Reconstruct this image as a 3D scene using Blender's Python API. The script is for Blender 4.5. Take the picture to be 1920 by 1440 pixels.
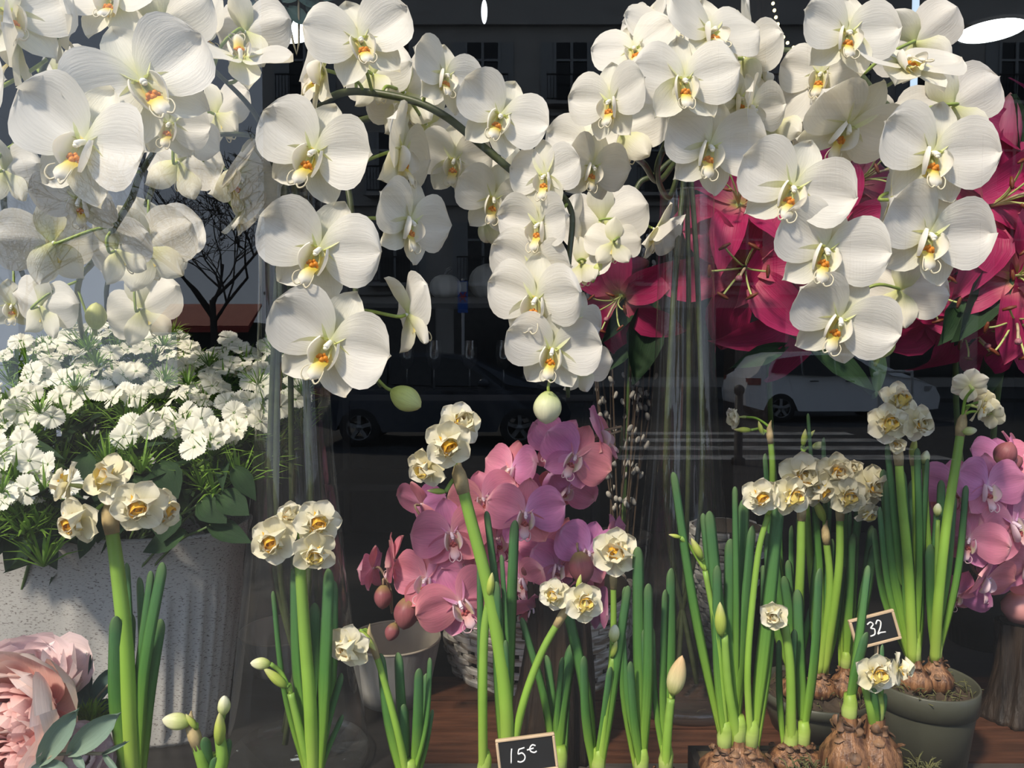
import bpy, bmesh, math, random
import numpy as np
from mathutils import Matrix, Vector

# ------------------------------------------------------------------ clear
for o in list(bpy.data.objects):
    bpy.data.objects.remove(o, do_unlink=True)
SC = bpy.context.scene
COL = SC.collection
RNG = random.Random(11)

# ------------------------------------------------------------------ camera, sky, sun, exposure
LENS = 26.0
FPX = 1920 * LENS / 36.0
CAM_Z = 1.45
PITCH = math.radians(2.7)
cam_data = bpy.data.cameras.new('camera'); cam_data.lens = LENS; cam_data.sensor_width = 36
cam_data.clip_start = 0.02; cam_data.clip_end = 300
CAM = bpy.data.objects.new('camera', cam_data); COL.objects.link(CAM)
CAM.location = (0, 0, CAM_Z); CAM.rotation_euler = (math.pi / 2 - PITCH, 0, 0)
SC.camera = CAM

world = bpy.data.worlds.new('sky'); SC.world = world
world.use_nodes = True
wn = world.node_tree.nodes; wl = world.node_tree.links
bg = wn['Background']
tc = wn.new('ShaderNodeTexCoord'); sep = wn.new('ShaderNodeSeparateXYZ')
rmp = wn.new('ShaderNodeValToRGB')
wl.new(tc.outputs['Generated'], sep.inputs[0]); wl.new(sep.outputs['Z'], rmp.inputs['Fac'])
rmp.color_ramp.elements[0].color = (0.74, 0.84, 0.98, 1); rmp.color_ramp.elements[0].position = 0.0
rmp.color_ramp.elements[1].color = (0.50, 0.66, 0.95, 1); rmp.color_ramp.elements[1].position = 0.9
wl.new(rmp.outputs[0], bg.inputs['Color']); bg.inputs['Strength'].default_value = 1.35

sd = bpy.data.lights.new('sun', 'SUN'); sd.energy = 5.0; sd.angle = math.radians(6); sd.color = (1.0, 0.88, 0.70)
SUN = bpy.data.objects.new('sun', sd); COL.objects.link(SUN)
SUN_DIR = Vector((-0.42, -0.54, 0.73)).normalized()
SUN.rotation_euler = SUN_DIR.to_track_quat('Z', 'Y').to_euler(); SUN.location = (-3, -6, 8)

vs = SC.view_settings
vs.view_transform = 'Standard'; vs.look = 'None'; vs.exposure = 0.12; vs.gamma = 1.0; vs.use_curve_mapping = False
SC.cycles.transparent_max_bounces = 24
SC.cycles.max_bounces = 8

# ------------------------------------------------------------------ helpers
R_CAM = Matrix.Rotation(math.pi / 2 - PITCH, 3, 'X')
GLASS_Y = 0.46

def P(px, py, d):
    """photo pixel + distance along the view axis -> world point"""
    v = Vector(((px - 960) / FPX * d, -(py - 720) / FPX * d, -d))
    return R_CAM @ v + Vector((0, 0, CAM_Z))

def PY(px, py, y):
    """photo pixel on the plane world-y = y"""
    v = R_CAM @ Vector(((px - 960) / FPX, -(py - 720) / FPX, -1))
    return v * (y / v.y) + Vector((0, 0, CAM_Z))

def MIR(p):
    """where a thing stands whose mirror image in the shop window is p"""
    return Vector((p[0], 2 * GLASS_Y - p[1], p[2]))

W = {}
def link(o, parent=None, M=None):
    M = M or Matrix.Identity(4)
    COL.objects.link(o)
    if parent is not None:
        o.parent = parent
        o.matrix_basis = W[parent].inverted() @ M
    else:
        o.matrix_basis = M
    W[o] = M
    return o

def tag(o, label=None, cat=None, group=None, kind=None):
    if label: o['label'] = label
    if cat: o['category'] = cat
    if group: o['group'] = group
    if kind: o['kind'] = kind
    return o

def thing(name, loc, label, cat, group=None):
    o = bpy.data.objects.new(name, None); o.empty_display_size = 0.03
    link(o, None, Matrix.Translation(Vector(loc)))
    return tag(o, label, cat, group)

def ob(name, mesh, parent=None, M=None):
    return link(bpy.data.objects.new(name, mesh), parent, M)

def struct(name, mesh, M=None, label=None, cat=None):
    return tag(ob(name, mesh, None, M), label, cat, None, 'structure')

class MB:
    """mesh builder with per-vertex t / s / colour"""
    def __init__(s): s.v = []; s.f = []; s.t = []; s.s = []; s.c = []; s.m = []; s.smooth = []
    def add(s, verts, faces, t=None, ss=None, c=None, m=0, smooth=True):
        b = len(s.v); n = len(verts)
        s.v += [tuple(x) for x in verts]
        s.t += list(t) if t is not None else [0.5] * n
        s.s += list(ss) if ss is not None else [0.0] * n
        if c is None: c = [(1, 1, 1)] * n
        elif len(c) and not hasattr(c[0], '__len__'): c = [c] * n
        s.c += [tuple(x) for x in c]
        for f in faces: s.f.append(tuple(b + i for i in f)); s.m.append(m); s.smooth.append(smooth)
        return s
    def mesh(s, name, mats, origin=None):
        me = bpy.data.meshes.new(name)
        vv = s.v
        if origin is not None: vv = [(x - origin[0], y - origin[1], z - origin[2]) for x, y, z in vv]
        me.from_pydata(vv, [], s.f)
        if not isinstance(mats, (list, tuple)): mats = [mats]
        for m in mats: me.materials.append(m)
        me.polygons.foreach_set('material_index', s.m)
        me.polygons.foreach_set('use_smooth', s.smooth)
        a = me.attributes.new('t', 'FLOAT', 'POINT'); a.data.foreach_set('value', s.t)
        a = me.attributes.new('s', 'FLOAT', 'POINT'); a.data.foreach_set('value', s.s)
        a = me.attributes.new('Col', 'FLOAT_COLOR', 'POINT')
        a.data.foreach_set('color', [k for c in s.c for k in (c[0], c[1], c[2], 1.0)])
        me.update()
        return me
    # shapes
    def box(s, lo, hi, M=None, m=0, c=None):
        x0, y0, z0 = lo; x1, y1, z1 = hi
        v = [Vector(p) for p in ((x0,y0,z0),(x1,y0,z0),(x1,y1,z0),(x0,y1,z0),(x0,y0,z1),(x1,y0,z1),(x1,y1,z1),(x0,y1,z1))]
        if M: v = [M @ p for p in v]
        return s.add(v, [(0,3,2,1),(4,5,6,7),(0,1,5,4),(1,2,6,5),(2,3,7,6),(3,0,4,7)], m=m, smooth=False, c=c)
    def tube(s, pts, rad, n=7, cap=True, m=0, c=None):
        pts = [Vector(p) for p in pts]; k = len(pts)
        if not hasattr(rad, '__len__'): rad = [rad] * k
        V = []; T = []; prev = None
        for i, p in enumerate(pts):
            d = (pts[min(i + 1, k - 1)] - pts[max(i - 1, 0)])
            if d.length < 1e-9: d = Vector((0, 0, 1))
            d.normalize()
            if prev is None:
                a = Vector((1, 0, 0)) if abs(d.x) < 0.9 else Vector((0, 1, 0))
                u = d.cross(a).normalized()
            else:
                u = (prev - d * prev.dot(d)).normalized()
            prev = u; w = d.cross(u)
            for j in range(n):
                a = 2 * math.pi * j / n
                V.append(p + (u * math.cos(a) + w * math.sin(a)) * rad[i]); T.append(i / (k - 1))
        F = [(i*n+j, i*n+(j+1)%n, (i+1)*n+(j+1)%n, (i+1)*n+j) for i in range(k-1) for j in range(n)]
        if cap: F += [tuple(range(n-1, -1, -1)), tuple((k-1)*n + j for j in range(n))]
        return s.add(V, F, t=T, m=m, c=c)
    def lathe(s, prof, n=32, m=0, axis=(0,0,0), c=None, cap=False):
        k = len(prof); V = []; T = []
        for i, (r, z) in enumerate(prof):
            for j in range(n):
                a = 2 * math.pi * j / n
                V.append((axis[0] + r*math.cos(a), axis[1] + r*math.sin(a), axis[2] + z)); T.append(i/(k-1))
        F = [(i*n+j, i*n+(j+1)%n, (i+1)*n+(j+1)%n, (i+1)*n+j) for i in range(k-1) for j in range(n)]
        if cap: F += [tuple(range(n-1,-1,-1)), tuple((k-1)*n+j for j in range(n))]
        return s.add(V, F, t=T, m=m, c=c)
    def ball(s, c0, r, n=10, k=7, M=None, m=0, c=None):
        if not hasattr(r, '__len__'): r = (r, r, r)
        V = []; T = []
        for i in range(k + 1):
            th = math.pi * i / k
            for j in range(n):
                a = 2*math.pi*j/n
                p = Vector((r[0]*math.sin(th)*math.cos(a), r[1]*math.sin(th)*math.sin(a), -r[2]*math.cos(th)))
                if M: p = M @ p
                V.append(Vector(c0) + p); T.append(i/k)
        F = [(i*n+j, i*n+(j+1)%n, (i+1)*n+(j+1)%n, (i+1)*n+j) for i in range(k) for j in range(n)]
        return s.add(V, F, t=T, m=m, c=c)

def smooth_path(pts, n=6):
    pts = [Vector(p) for p in pts]
    if len(pts) < 3: 
        return [pts[0].lerp(pts[-1], i / n) for i in range(n + 1)]
    q = [pts[0]*2 - pts[1]] + pts + [pts[-1]*2 - pts[-2]]
    out = []
    for i in range(1, len(q) - 2):
        p0, p1, p2, p3 = q[i-1:i+3]
        for k in range(n):
            t = k / n
            out.append(0.5 * ((2*p1) + (p2-p0)*t + (2*p0-5*p1+4*p2-p3)*t*t + (3*p1-p0-3*p2+p3)*t**3))
    out.append(pts[-1])
    return out

def face_M(pos, yaw, pitch, roll, s):
    y, p = math.radians(yaw), math.radians(pitch)
    z = Vector((math.sin(y)*math.cos(p), -math.cos(y)*math.cos(p), math.sin(p)))
    up = Vector((0, 0, 1))
    if abs(z.z) > 0.98: up = Vector((0, 1, 0))
    yy = (up - z*up.dot(z)).normalized(); xx = yy.cross(z)
    M = Matrix((xx, yy, z)).transposed().to_4x4()
    M = Matrix.Translation(pos) @ M @ Matrix.Rotation(-math.radians(roll), 4, 'Z') @ Matrix.Scale(s, 4)
    return M, z

def dir_M(pos, zdir, s=1.0, spin=0.0):
    z = Vector(zdir).normalized()
    q = z.to_track_quat('Z', 'Y').to_matrix().to_4x4()
    return Matrix.Translation(pos) @ q @ Matrix.Rotation(spin, 4, 'Z') @ Matrix.Scale(s, 4)

# ------------------------------------------------------------------ materials
MATS = {}
def new_mat(name):
    m = bpy.data.materials.new(name); m.use_nodes = True
    MATS[name] = m
    return m, m.node_tree.nodes, m.node_tree.links, m.node_tree.nodes['Principled BSDF']

def ramp_node(nd, stops):
    r = nd.new('ShaderNodeValToRGB'); cr = r.color_ramp
    while len(cr.elements) < len(stops): cr.elements.new(0.5)
    for e, (p, c) in zip(cr.elements, stops): e.position = p; e.color = (*c, 1)
    return r

def plain(name, col, rough=0.6, metal=0.0, noise=0.0, nscale=20, bump=0.0, bscale=60, spec=0.5, stretch=None, col2=None):
    m, nd, lk, b = new_mat(name)
    b.inputs['Base Color'].default_value = (*col, 1); b.inputs['Roughness'].default_value = rough
    b.inputs['Metallic'].default_value = metal; b.inputs['Specular IOR Level'].default_value = spec
    co = nd.new('ShaderNodeTexCoord'); vec = co.outputs['Object']
    if stretch:
        mp = nd.new('ShaderNodeMapping'); mp.inputs['Scale'].default_value = stretch
        lk.new(vec, mp.inputs[0]); vec = mp.outputs[0]
    if noise or col2:
        n = nd.new('ShaderNodeTexNoise'); n.inputs['Scale'].default_value = nscale; n.inputs['Detail'].default_value = 5
        lk.new(vec, n.inputs['Vector'])
        c2 = col2 or tuple(max(0, x*(1-noise)) for x in col)
        r = ramp_node(nd, [(0.35, c2), (0.65, col)])
        lk.new(n.outputs['Fac'], r.inputs[0]); lk.new(r.outputs[0], b.inputs['Base Color'])
    if bump:
        n = nd.new('ShaderNodeTexNoise'); n.inputs['Scale'].default_value = bscale; n.inputs['Detail'].default_value = 4
        lk.new(vec, n.inputs['Vector'])
        bp = nd.new('ShaderNodeBump'); bp.inputs['Strength'].default_value = bump; bp.inputs['Distance'].default_value = 0.004
        lk.new(n.outputs['Fac'], bp.inputs['Height']); lk.new(bp.outputs[0], b.inputs['Normal'])
    return m

def petal_mat(name, stops, rough=0.45, trans=0.35, tcol=None, vein=0.25, vary=None, vcol=False, bump=0.12):
    """thin living tissue: colour runs along 't' (base to tip), veins fan along 's'"""
    m, nd, lk, b = new_mat(name)
    at = nd.new('ShaderNodeAttribute'); at.attribute_name = 't'
    as_ = nd.new('ShaderNodeAttribute'); as_.attribute_name = 's'
    if vcol:
        ac = nd.new('ShaderNodeAttribute'); ac.attribute_name = 'Col'; col = ac.outputs['Color']
    else:
        r = ramp_node(nd, stops); lk.new(at.outputs['Fac'], r.inputs[0]); col = r.outputs[0]
    cx = nd.new('ShaderNodeCombineXYZ')
    ms = nd.new('ShaderNodeMath'); ms.operation = 'MULTIPLY'; ms.inputs[1].default_value = 14
    mt = nd.new('ShaderNodeMath'); mt.operation = 'MULTIPLY'; mt.inputs[1].default_value = 2.0
    lk.new(as_.outputs['Fac'], ms.inputs[0]); lk.new(at.outputs['Fac'], mt.inputs[0])
    lk.new(ms.outputs[0], cx.inputs[0]); lk.new(mt.outputs[0], cx.inputs[1])
    oi = nd.new('ShaderNodeObjectInfo'); lk.new(oi.outputs['Random'], cx.inputs[2])
    nz = nd.new('ShaderNodeTexNoise'); nz.inputs['Scale'].default_value = 1.6; nz.inputs['Detail'].default_value = 6
    lk.new(cx.outputs[0], nz.inputs['Vector'])
    if vein:
        mx = nd.new('ShaderNodeMix'); mx.data_type = 'RGBA'; mx.blend_type = 'MULTIPLY'
        vr = ramp_node(nd, [(0.3, (1-vein, 1-vein, 1-vein)), (0.6, (1, 1, 1))])
        lk.new(nz.outputs['Fac'], vr.inputs[0]); mx.inputs['Factor'].default_value = 1.0
        lk.new(col, mx.inputs['A']); lk.new(vr.outputs[0], mx.inputs['B']); col = mx.outputs['Result']
    if vary:
        mx = nd.new('ShaderNodeMix'); mx.data_type = 'RGBA'; mx.blend_type = 'MULTIPLY'; mx.inputs['Factor'].default_value = 1.0
        vr = ramp_node(nd, vary); lk.new(oi.outputs['Random'], vr.inputs[0])
        lk.new(col, mx.inputs['A']); lk.new(vr.outputs[0], mx.inputs['B']); col = mx.outputs['Result']
    lk.new(col, b.inputs['Base Color']); b.inputs['Roughness'].default_value = rough
    b.inputs['Specular IOR Level'].default_value = 0.3
    bp = nd.new('ShaderNodeBump'); bp.inputs['Strength'].default_value = bump; bp.inputs['Distance'].default_value = 0.003
    lk.new(nz.outputs['Fac'], bp.inputs['Height']); lk.new(bp.outputs[0], b.inputs['Normal'])
    tr = nd.new('ShaderNodeBsdfTranslucent'); sh = nd.new('ShaderNodeMixShader'); sh.inputs[0].default_value = trans
    if tcol:
        mx = nd.new('ShaderNodeMix'); mx.data_type = 'RGBA'; mx.blend_type = 'MULTIPLY'; mx.inputs['Factor'].default_value = 1
        lk.new(col, mx.inputs['A']); mx.inputs['B'].default_value = (*tcol, 1); lk.new(mx.outputs['Result'], tr.inputs['Color'])
    else: lk.new(col, tr.inputs['Color'])
    out = nd['Material Output']
    lk.new(b.outputs[0], sh.inputs[1]); lk.new(tr.outputs[0], sh.inputs[2]); lk.new(sh.outputs[0], out.inputs['Surface'])
    return m

def thin_glass(name, tint=(1, 1, 1), f0=0.04, rough=0.0, body=0.0, bodycol=(0.5, 0.5, 0.5)):
    """clear sheet glass: passes light straight through, mirrors by Schlick's law on both sides"""
    m, nd, lk, b = new_mat(name)
    nd.remove(b)
    g = nd.new('ShaderNodeNewGeometry'); dt = nd.new('ShaderNodeVectorMath'); dt.operation = 'DOT_PRODUCT'
    lk.new(g.outputs['Normal'], dt.inputs[0]); lk.new(g.outputs['Incoming'], dt.inputs[1])
    def mth(op, a, bb):
        n = nd.new('ShaderNodeMath'); n.operation = op
        for i, x in enumerate((a, bb)):
            if x is None: continue
            if isinstance(x, (int, float)): n.inputs[i].default_value = x
            else: lk.new(x, n.inputs[i])
        return n.outputs[0]
    c = mth('ABSOLUTE', dt.outputs['Value'], None)
    p = mth('POWER', mth('SUBTRACT', 1.0, c), 5.0)
    f = mth('ADD', mth('MULTIPLY', p, 1 - f0), f0)
    tr = nd.new('ShaderNodeBsdfTransparent'); tr.inputs[0].default_value = (*tint, 1)
    gl = nd.new('ShaderNodeBsdfGlossy'); gl.inputs['Roughness'].default_value = rough
    sh = nd.new('ShaderNodeMixShader'); lk.new(f, sh.inputs[0]); lk.new(tr.outputs[0], sh.inputs[1]); lk.new(gl.outputs[0], sh.inputs[2])
    last = sh.outputs[0]
    if body:
        df = nd.new('ShaderNodeBsdfDiffuse'); df.inputs[0].default_value = (*bodycol, 1)
        s2 = nd.new('ShaderNodeMixShader'); s2.inputs[0].default_value = body
        lk.new(last, s2.inputs[1]); lk.new(df.outputs[0], s2.inputs[2]); last = s2.outputs[0]
    lk.new(last, nd['Material Output'].inputs['Surface'])
    return m

def emit(name, col, st):
    m, nd, lk, b = new_mat(name)
    b.inputs['Base Color'].default_value = (*col, 1)
    b.inputs['Emission Color'].default_value = (*col, 1); b.inputs['Emission Strength'].default_value = st
    return m

M_WHITE = petal_mat('orchid_petal_white', [(0.0, (0.74, 0.76, 0.42)), (0.14, (0.86, 0.85, 0.74)), (0.3, (0.89, 0.87, 0.82)), (1.0, (0.90, 0.88, 0.835))], trans=0.36, tcol=(1.0, 0.97, 0.86), vein=0.06, bump=0.17)
M_SEPAL = petal_mat('orchid_sepal_white', [(0.0, (0.66, 0.72, 0.26)), (0.2, (0.78, 0.79, 0.48)), (0.5, (0.87, 0.86, 0.74)), (1.0, (0.90, 0.88, 0.82))], trans=0.36, tcol=(1.0, 0.97, 0.82), vein=0.07, bump=0.2)
M_PINK = petal_mat('orchid_petal_pink', [(0.0, (0.88, 0.66, 0.78)), (0.10, (0.82, 0.40, 0.60)), (0.5, (0.78, 0.29, 0.48)), (0.9, (0.80, 0.32, 0.48)), (1.0, (0.88, 0.52, 0.60))], trans=0.3, vein=0.16,
                   vary=[(0.0, (0.96, 0.9, 1.2)), (0.45, (1.03, 0.95, 0.98)), (1.0, (1.08, 0.95, 0.68))])
M_LIP = petal_mat('orchid_lip', [], trans=0.25, vein=0.0, vcol=True)
M_COL = petal_mat('orchid_column', [], trans=0.1, vein=0.0, vcol=True)
M_TEPAL = petal_mat('narcissus_tepal', [(0.0, (0.84, 0.80, 0.42)), (0.3, (0.90, 0.86, 0.62)), (1.0, (0.92, 0.89, 0.74))], trans=0.3, vein=0.08,
                    vary=[(0.0, (1, 0.97, 0.86)), (1.0, (1, 1, 1.08))])
M_NARC = petal_mat('narcissus_centre', [], trans=0.25, vein=0.06, vcol=True)
M_DIAN = petal_mat('dianthus_petal', [(0.0, (0.62, 0.68, 0.36)), (0.2, (0.90, 0.89, 0.76)), (1.0, (0.92, 0.91, 0.82))], trans=0.28, vein=0.10)
M_LILY = petal_mat('lily_tepal', [(0.0, (0.62, 0.62, 0.16)), (0.13, (0.70, 0.22, 0.26)), (0.3, (0.44, 0.018, 0.11)), (0.85, (0.50, 0.03, 0.15)), (1.0, (0.58, 0.10, 0.21))], trans=0.28, vein=0.25, bump=0.3)
M_PEONY = petal_mat('peony_petal', [(0.0, (0.86, 0.30, 0.33)), (0.4, (0.88, 0.50, 0.46)), (0.8, (0.90, 0.66, 0.60)), (1.0, (0.92, 0.78, 0.74))], trans=0.3, vein=0.1)
M_PEONY2 = petal_mat('peony_petal_pale', [(0.0, (0.86, 0.50, 0.52)), (0.5, (0.88, 0.66, 0.66)), (1.0, (0.90, 0.76, 0.78))], trans=0.3, vein=0.1)
M_PEONY3 = petal_mat('peony_heart', [(0.0, (0.84, 0.26, 0.30)), (0.6, (0.86, 0.40, 0.40)), (1.0, (0.90, 0.60, 0.56))], trans=0.3, vein=0.08, bump=0.05)
M_BUD = petal_mat('orchid_bud', [(0.0, (0.46, 0.56, 0.14)), (0.6, (0.62, 0.68, 0.24)), (1.0, (0.66, 0.70, 0.32))], trans=0.15, vein=0.12)
M_BUDPALE = petal_mat('orchid_bud_opening', [(0.0, (0.5, 0.6, 0.22)), (0.5, (0.78, 0.80, 0.52)), (1.0, (0.86, 0.80, 0.66))], trans=0.2, vein=0.1)
M_BUDPINK = petal_mat('pink_bud', [(0.0, (0.34, 0.26, 0.10)), (0.35, (0.30, 0.09, 0.11)), (1.0, (0.40, 0.14, 0.15))], trans=0.15, vein=0.15)
M_NBUD = petal_mat('narcissus_bud', [(0.0, (0.40, 0.50, 0.10)), (0.45, (0.70, 0.74, 0.34)), (1.0, (0.90, 0.88, 0.70))], trans=0.2, vein=0.1)
M_NBUDG = petal_mat('narcissus_spear_bud', [(0.0, (0.28, 0.42, 0.06)), (0.6, (0.52, 0.60, 0.12)), (1.0, (0.62, 0.60, 0.28))], trans=0.15, vein=0.15)
M_NBUDT = petal_mat('narcissus_tan_bud', [(0.0, (0.42, 0.50, 0.12)), (0.4, (0.70, 0.64, 0.34)), (1.0, (0.74, 0.48, 0.26))], trans=0.15, vein=0.15)
M_LEAF = petal_mat('narcissus_leaf', [(0.0, (0.42, 0.58, 0.08)), (0.2, (0.24, 0.44, 0.05)), (0.55, (0.10, 0.27, 0.055)), (0.9, (0.085, 0.22, 0.085)), (1.0, (0.14, 0.24, 0.10))], rough=0.38, trans=0.2, tcol=(1.1, 1.2, 0.5), vein=0.22, bump=0.25)
M_NSTEM = petal_mat('narcissus_stem', [(0.0, (0.42, 0.58, 0.10)), (0.3, (0.26, 0.46, 0.06)), (1.0, (0.22, 0.38, 0.07))], rough=0.4, trans=0.08, vein=0.15)
M_SPATHE = plain('papery_spathe', (0.52, 0.40, 0.20), 0.7, noise=0.45, nscale=90, bump=0.3)
M_STEM = plain('orchid_stem', (0.065, 0.085, 0.03), 0.45, noise=0.4, nscale=60)
M_PEDI = plain('orchid_pedicel', (0.30, 0.40, 0.08), 0.45, noise=0.35, nscale=80)
M_PEDIP = plain('pink_pedicel', (0.32, 0.22, 0.14), 0.5, noise=0.35, nscale=80)
M_GREEN = petal_mat('dark_leaf', [(0.0, (0.03, 0.075, 0.02)), (0.5, (0.012, 0.040, 0.012)), (1.0, (0.016, 0.045, 0.016))], rough=0.75, trans=0.03, vein=0.3, bump=0.3)
M_NEEDLE = petal_mat('dianthus_bract', [(0.0, (0.10, 0.22, 0.03)), (1.0, (0.24, 0.42, 0.06))], rough=0.5, trans=0.2, vein=0.2)
M_DSTEM = plain('dianthus_stem', (0.09, 0.16, 0.04), 0.5, noise=0.3)
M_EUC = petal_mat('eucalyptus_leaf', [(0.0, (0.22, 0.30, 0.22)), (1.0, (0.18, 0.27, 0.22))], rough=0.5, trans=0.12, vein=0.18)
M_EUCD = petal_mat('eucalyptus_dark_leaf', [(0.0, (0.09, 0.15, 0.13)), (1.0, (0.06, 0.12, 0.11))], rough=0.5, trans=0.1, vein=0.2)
M_EUCS = plain('eucalyptus_twig', (0.34, 0.30, 0.20), 0.6, noise=0.3)
M_TRICK = plain('green_tuft', (0.20, 0.36, 0.03), 0.6, noise=0.4, nscale=50)
M_GLASS = thin_glass('window_glass', f0=0.042)
M_VASE = thin_glass('vase_glass', tint=(0.955, 0.965, 0.96), f0=0.065, rough=0.02, body=0.012, bodycol=(0.7, 0.7, 0.7))
M_SHELFD = plain('dark_shelf', (0.022, 0.020, 0.020), 0.45, noise=0.4, nscale=6, stretch=(1, 12, 1))
M_REDWOOD = plain('reddish_board', (0.10, 0.040, 0.022), 0.45, noise=0.5, nscale=9, stretch=(1.5, 14, 6), bump=0.15)
M_GREYWOOD = plain('weathered_board', (0.085, 0.072, 0.064), 0.6, noise=0.5, nscale=9, stretch=(1.5, 14, 6), bump=0.2)
M_DARKWALL = plain('dark_wall', (0.020, 0.021, 0.022), 0.8, noise=0.2)
M_CEIL = plain('dark_ceiling', (0.032, 0.034, 0.035), 0.9)
M_FLOOR = plain('dark_floor', (0.03, 0.028, 0.027), 0.6, noise=0.3)
M_BUCKET = None

# ------------------------------------------------------------------ the setting: shop interior
def slab(name, lo, hi, mat, label=None):
    m = MB().box(lo, hi); return struct(name, m.mesh(name, mat), None, label)

slab('floor', (-3.2, 0.52, -0.1), (3.4, 5.1, 0.0), M_FLOOR, 'dark floor of the flower shop')
slab('wall_back', (-3.2, 5.0, 0.0), (3.4, 5.1, 2.95), M_DARKWALL, 'dark back wall of the shop')
slab('wall_left', (-3.3, 0.52, 0.0), (-3.2, 5.1, 2.95), M_DARKWALL, 'dark side wall of the shop')
slab('wall_right', (3.4, 0.52, 0.0), (3.5, 5.1, 2.95), M_DARKWALL, 'dark wall of the shop by the lilies')
slab('ceiling', (-3.3, 0.42, 2.9), (3.5, 5.1, 3.0), M_CEIL, 'dark charcoal ceiling of the shop')
slab('wall_front', (-3.3, 0.40, 0.0), (3.5, 0.52, 0.86), plain('shopfront_base', (0.06, 0.07, 0.065), 0.5), 'low shopfront wall under the window')
slab('trim_1', (-3.3, 0.40, 2.62), (3.5, 0.52, 2.9), MATS['shopfront_base'], 'dark shopfront lintel above the window')
pane = MB().box((-3.2, GLASS_Y - 0.004, 0.86), (3.4, GLASS_Y + 0.004, 2.62))
struct('window_1', pane.mesh('window_1', M_GLASS), None, 'large clear shop window pane mirroring the street')

# window stage: dark shelf, planks of the board lying on it, low riser by the glass
SHELF_Z = 0.95
sh = thing('display_shelf', (0, 1.3, 0), 'dark display shelf carrying the vases and pots', 'shelf')
ob('shelf_top', MB().box((-1.6, 0.54, SHELF_Z - 0.035), (1.7, 2.0, SHELF_Z)).mesh('shelf_top', M_SHELFD), sh)
for x in (-1.5, 1.6):
    for y in (0.6, 1.9):
        ob('leg', MB().box((x-0.03, y-0.03, 0), (x+0.03, y+0.03, SHELF_Z-0.035)).mesh('leg', M_SHELFD), sh)
BOARD_Z = SHELF_Z + 0.012
bd = thing('plank_platform', (0.3, 0.9, SHELF_Z), 'weathered reddish brown plank platform under the pots', 'platform')
for i in range(5):
    y0 = 0.70 + i * 0.077
    ob('plank', MB().box((-0.12, y0, SHELF_Z), (1.05, y0 + 0.073, BOARD_Z)).mesh('plank', M_REDWOOD if i != 1 else M_GREYWOOD), bd)
RISER_Z = 1.045
ri = thing('window_riser', (0, 0.58, SHELF_Z), 'low dark wooden riser carrying the narcissus bulbs by the glass', 'riser')
ob('riser_top', MB().box((-0.62, 0.50, RISER_Z - 0.015), (0.66, 0.695, RISER_Z)).mesh('riser_top', M_SHELFD), ri)
ob('riser_front', MB().box((-0.62, 0.50, SHELF_Z), (0.66, 0.515, RISER_Z - 0.015)).mesh('riser_front', M_SHELFD), ri)
ob('riser_back', MB().box((-0.62, 0.68, SHELF_Z), (0.66, 0.695, RISER_Z - 0.015)).mesh('riser_back', M_SHELFD), ri)
# ------------------------------------------------------------------ petals and flowers (built once, copied with shared meshes)
def petal(L, prof, nu=11, nv=9, z=None, mat=M_WHITE, name='petal', teeth=0, fan=0.0, mb=None, M=None, col=None, notch=0.0):
    """base at origin, grows along +Y, faces +Z. prof: [(u, half width)]"""
    us = [(1 - math.cos(math.pi * k / (nu - 1))) / 2 for k in range(nu)]
    pu = [a for a, _ in prof]; pw = [b for _, b in prof]
    V = []; T = []; S = []; C = []
    for u in us:
        w = float(np.interp(u, pu, pw))
        for j in range(nv):
            v = -1 + 2 * j / (nv - 1)
            x = v * w; y = L * u - notch * max(0, u - 0.8) * 5 * (1 - abs(v)) ** 2
            zz = z(u, v) if z else 0
            p = Vector((x, y, zz))
            if M: p = M @ p
            V.append(p); T.append(u); S.append(v)
            if col: C.append(col(u, v))
    F = [(i*nv+j, i*nv+j+1, (i+1)*nv+j+1, (i+1)*nv+j) for i in range(nu-1) for j in range(nv-1)]
    b = mb or MB()
    b.add(V, F, t=T, ss=S, c=C or None)
    if mb: return None
    return b.mesh(name, mat)

def dense(prof, n=25):
    """smooth a coarse half-width profile"""
    u = np.linspace(0, 1, n); pu = [a for a, _ in prof]; pw = [b for _, b in prof]
    w = np.interp(u, pu, pw)
    for _ in range(2):
        w[1:-1] = 0.25*w[:-2] + 0.5*w[1:-1] + 0.25*w[2:]
    return list(zip(u, w))

PET = dense([(0, .03), (.06, .10), (.15, .19), (.3, .265), (.5, .31), (.68, .31), (.82, .265), (.92, .18), (.97, .105), (1, .0)], 41)
SEP = dense([(0, .04), (.12, .09), (.35, .15), (.6, .165), (.8, .125), (.93, .06), (1, 0)], 31)

def set_mats(prefix, mat):
    r = random.Random(5 if mat is M_WHITE else 9)
    out = {'petal': [], 'sepal': []}
    for k in range(5):
        ph = r.uniform(0, 6); a = r.uniform(.016, .034); cup = r.uniform(-.08, .10); cr = r.uniform(.035, .065)
        bend = r.uniform(-.05, .07)
        zf = lambda u, v, ph=ph, a=a, cup=cup, cr=cr, bend=bend: (-.022*math.exp(-(v*4.5)**2)*math.sin(math.pi*u) + .014*math.exp(-((v-.55)*4)**2)*u + cup*v*v*u + bend*u*u + cr*abs(v)**.6*u*(1-.6*u) + a*abs(v)**3*math.sin(8*u+ph)*u + .5*a*math.sin(5*v+ph)*u*u + .35*a*math.sin(17*v + 11*u + ph)*u**4)
        out['petal'].append(petal(.53, PET, 13, 11, zf, mat, prefix + '_petal'))
        zf2 = lambda u, v, ph=ph, a=a, bend=bend: (.05*v*v - .6*bend*u*u - .05*u*u + .3*a*math.sin(6*u+ph+3*v))
        out['sepal'].append(petal(.46, SEP, 10, 7, zf2, M_SEPAL if mat is M_WHITE else mat, prefix + '_sepal'))
    return out
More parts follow.
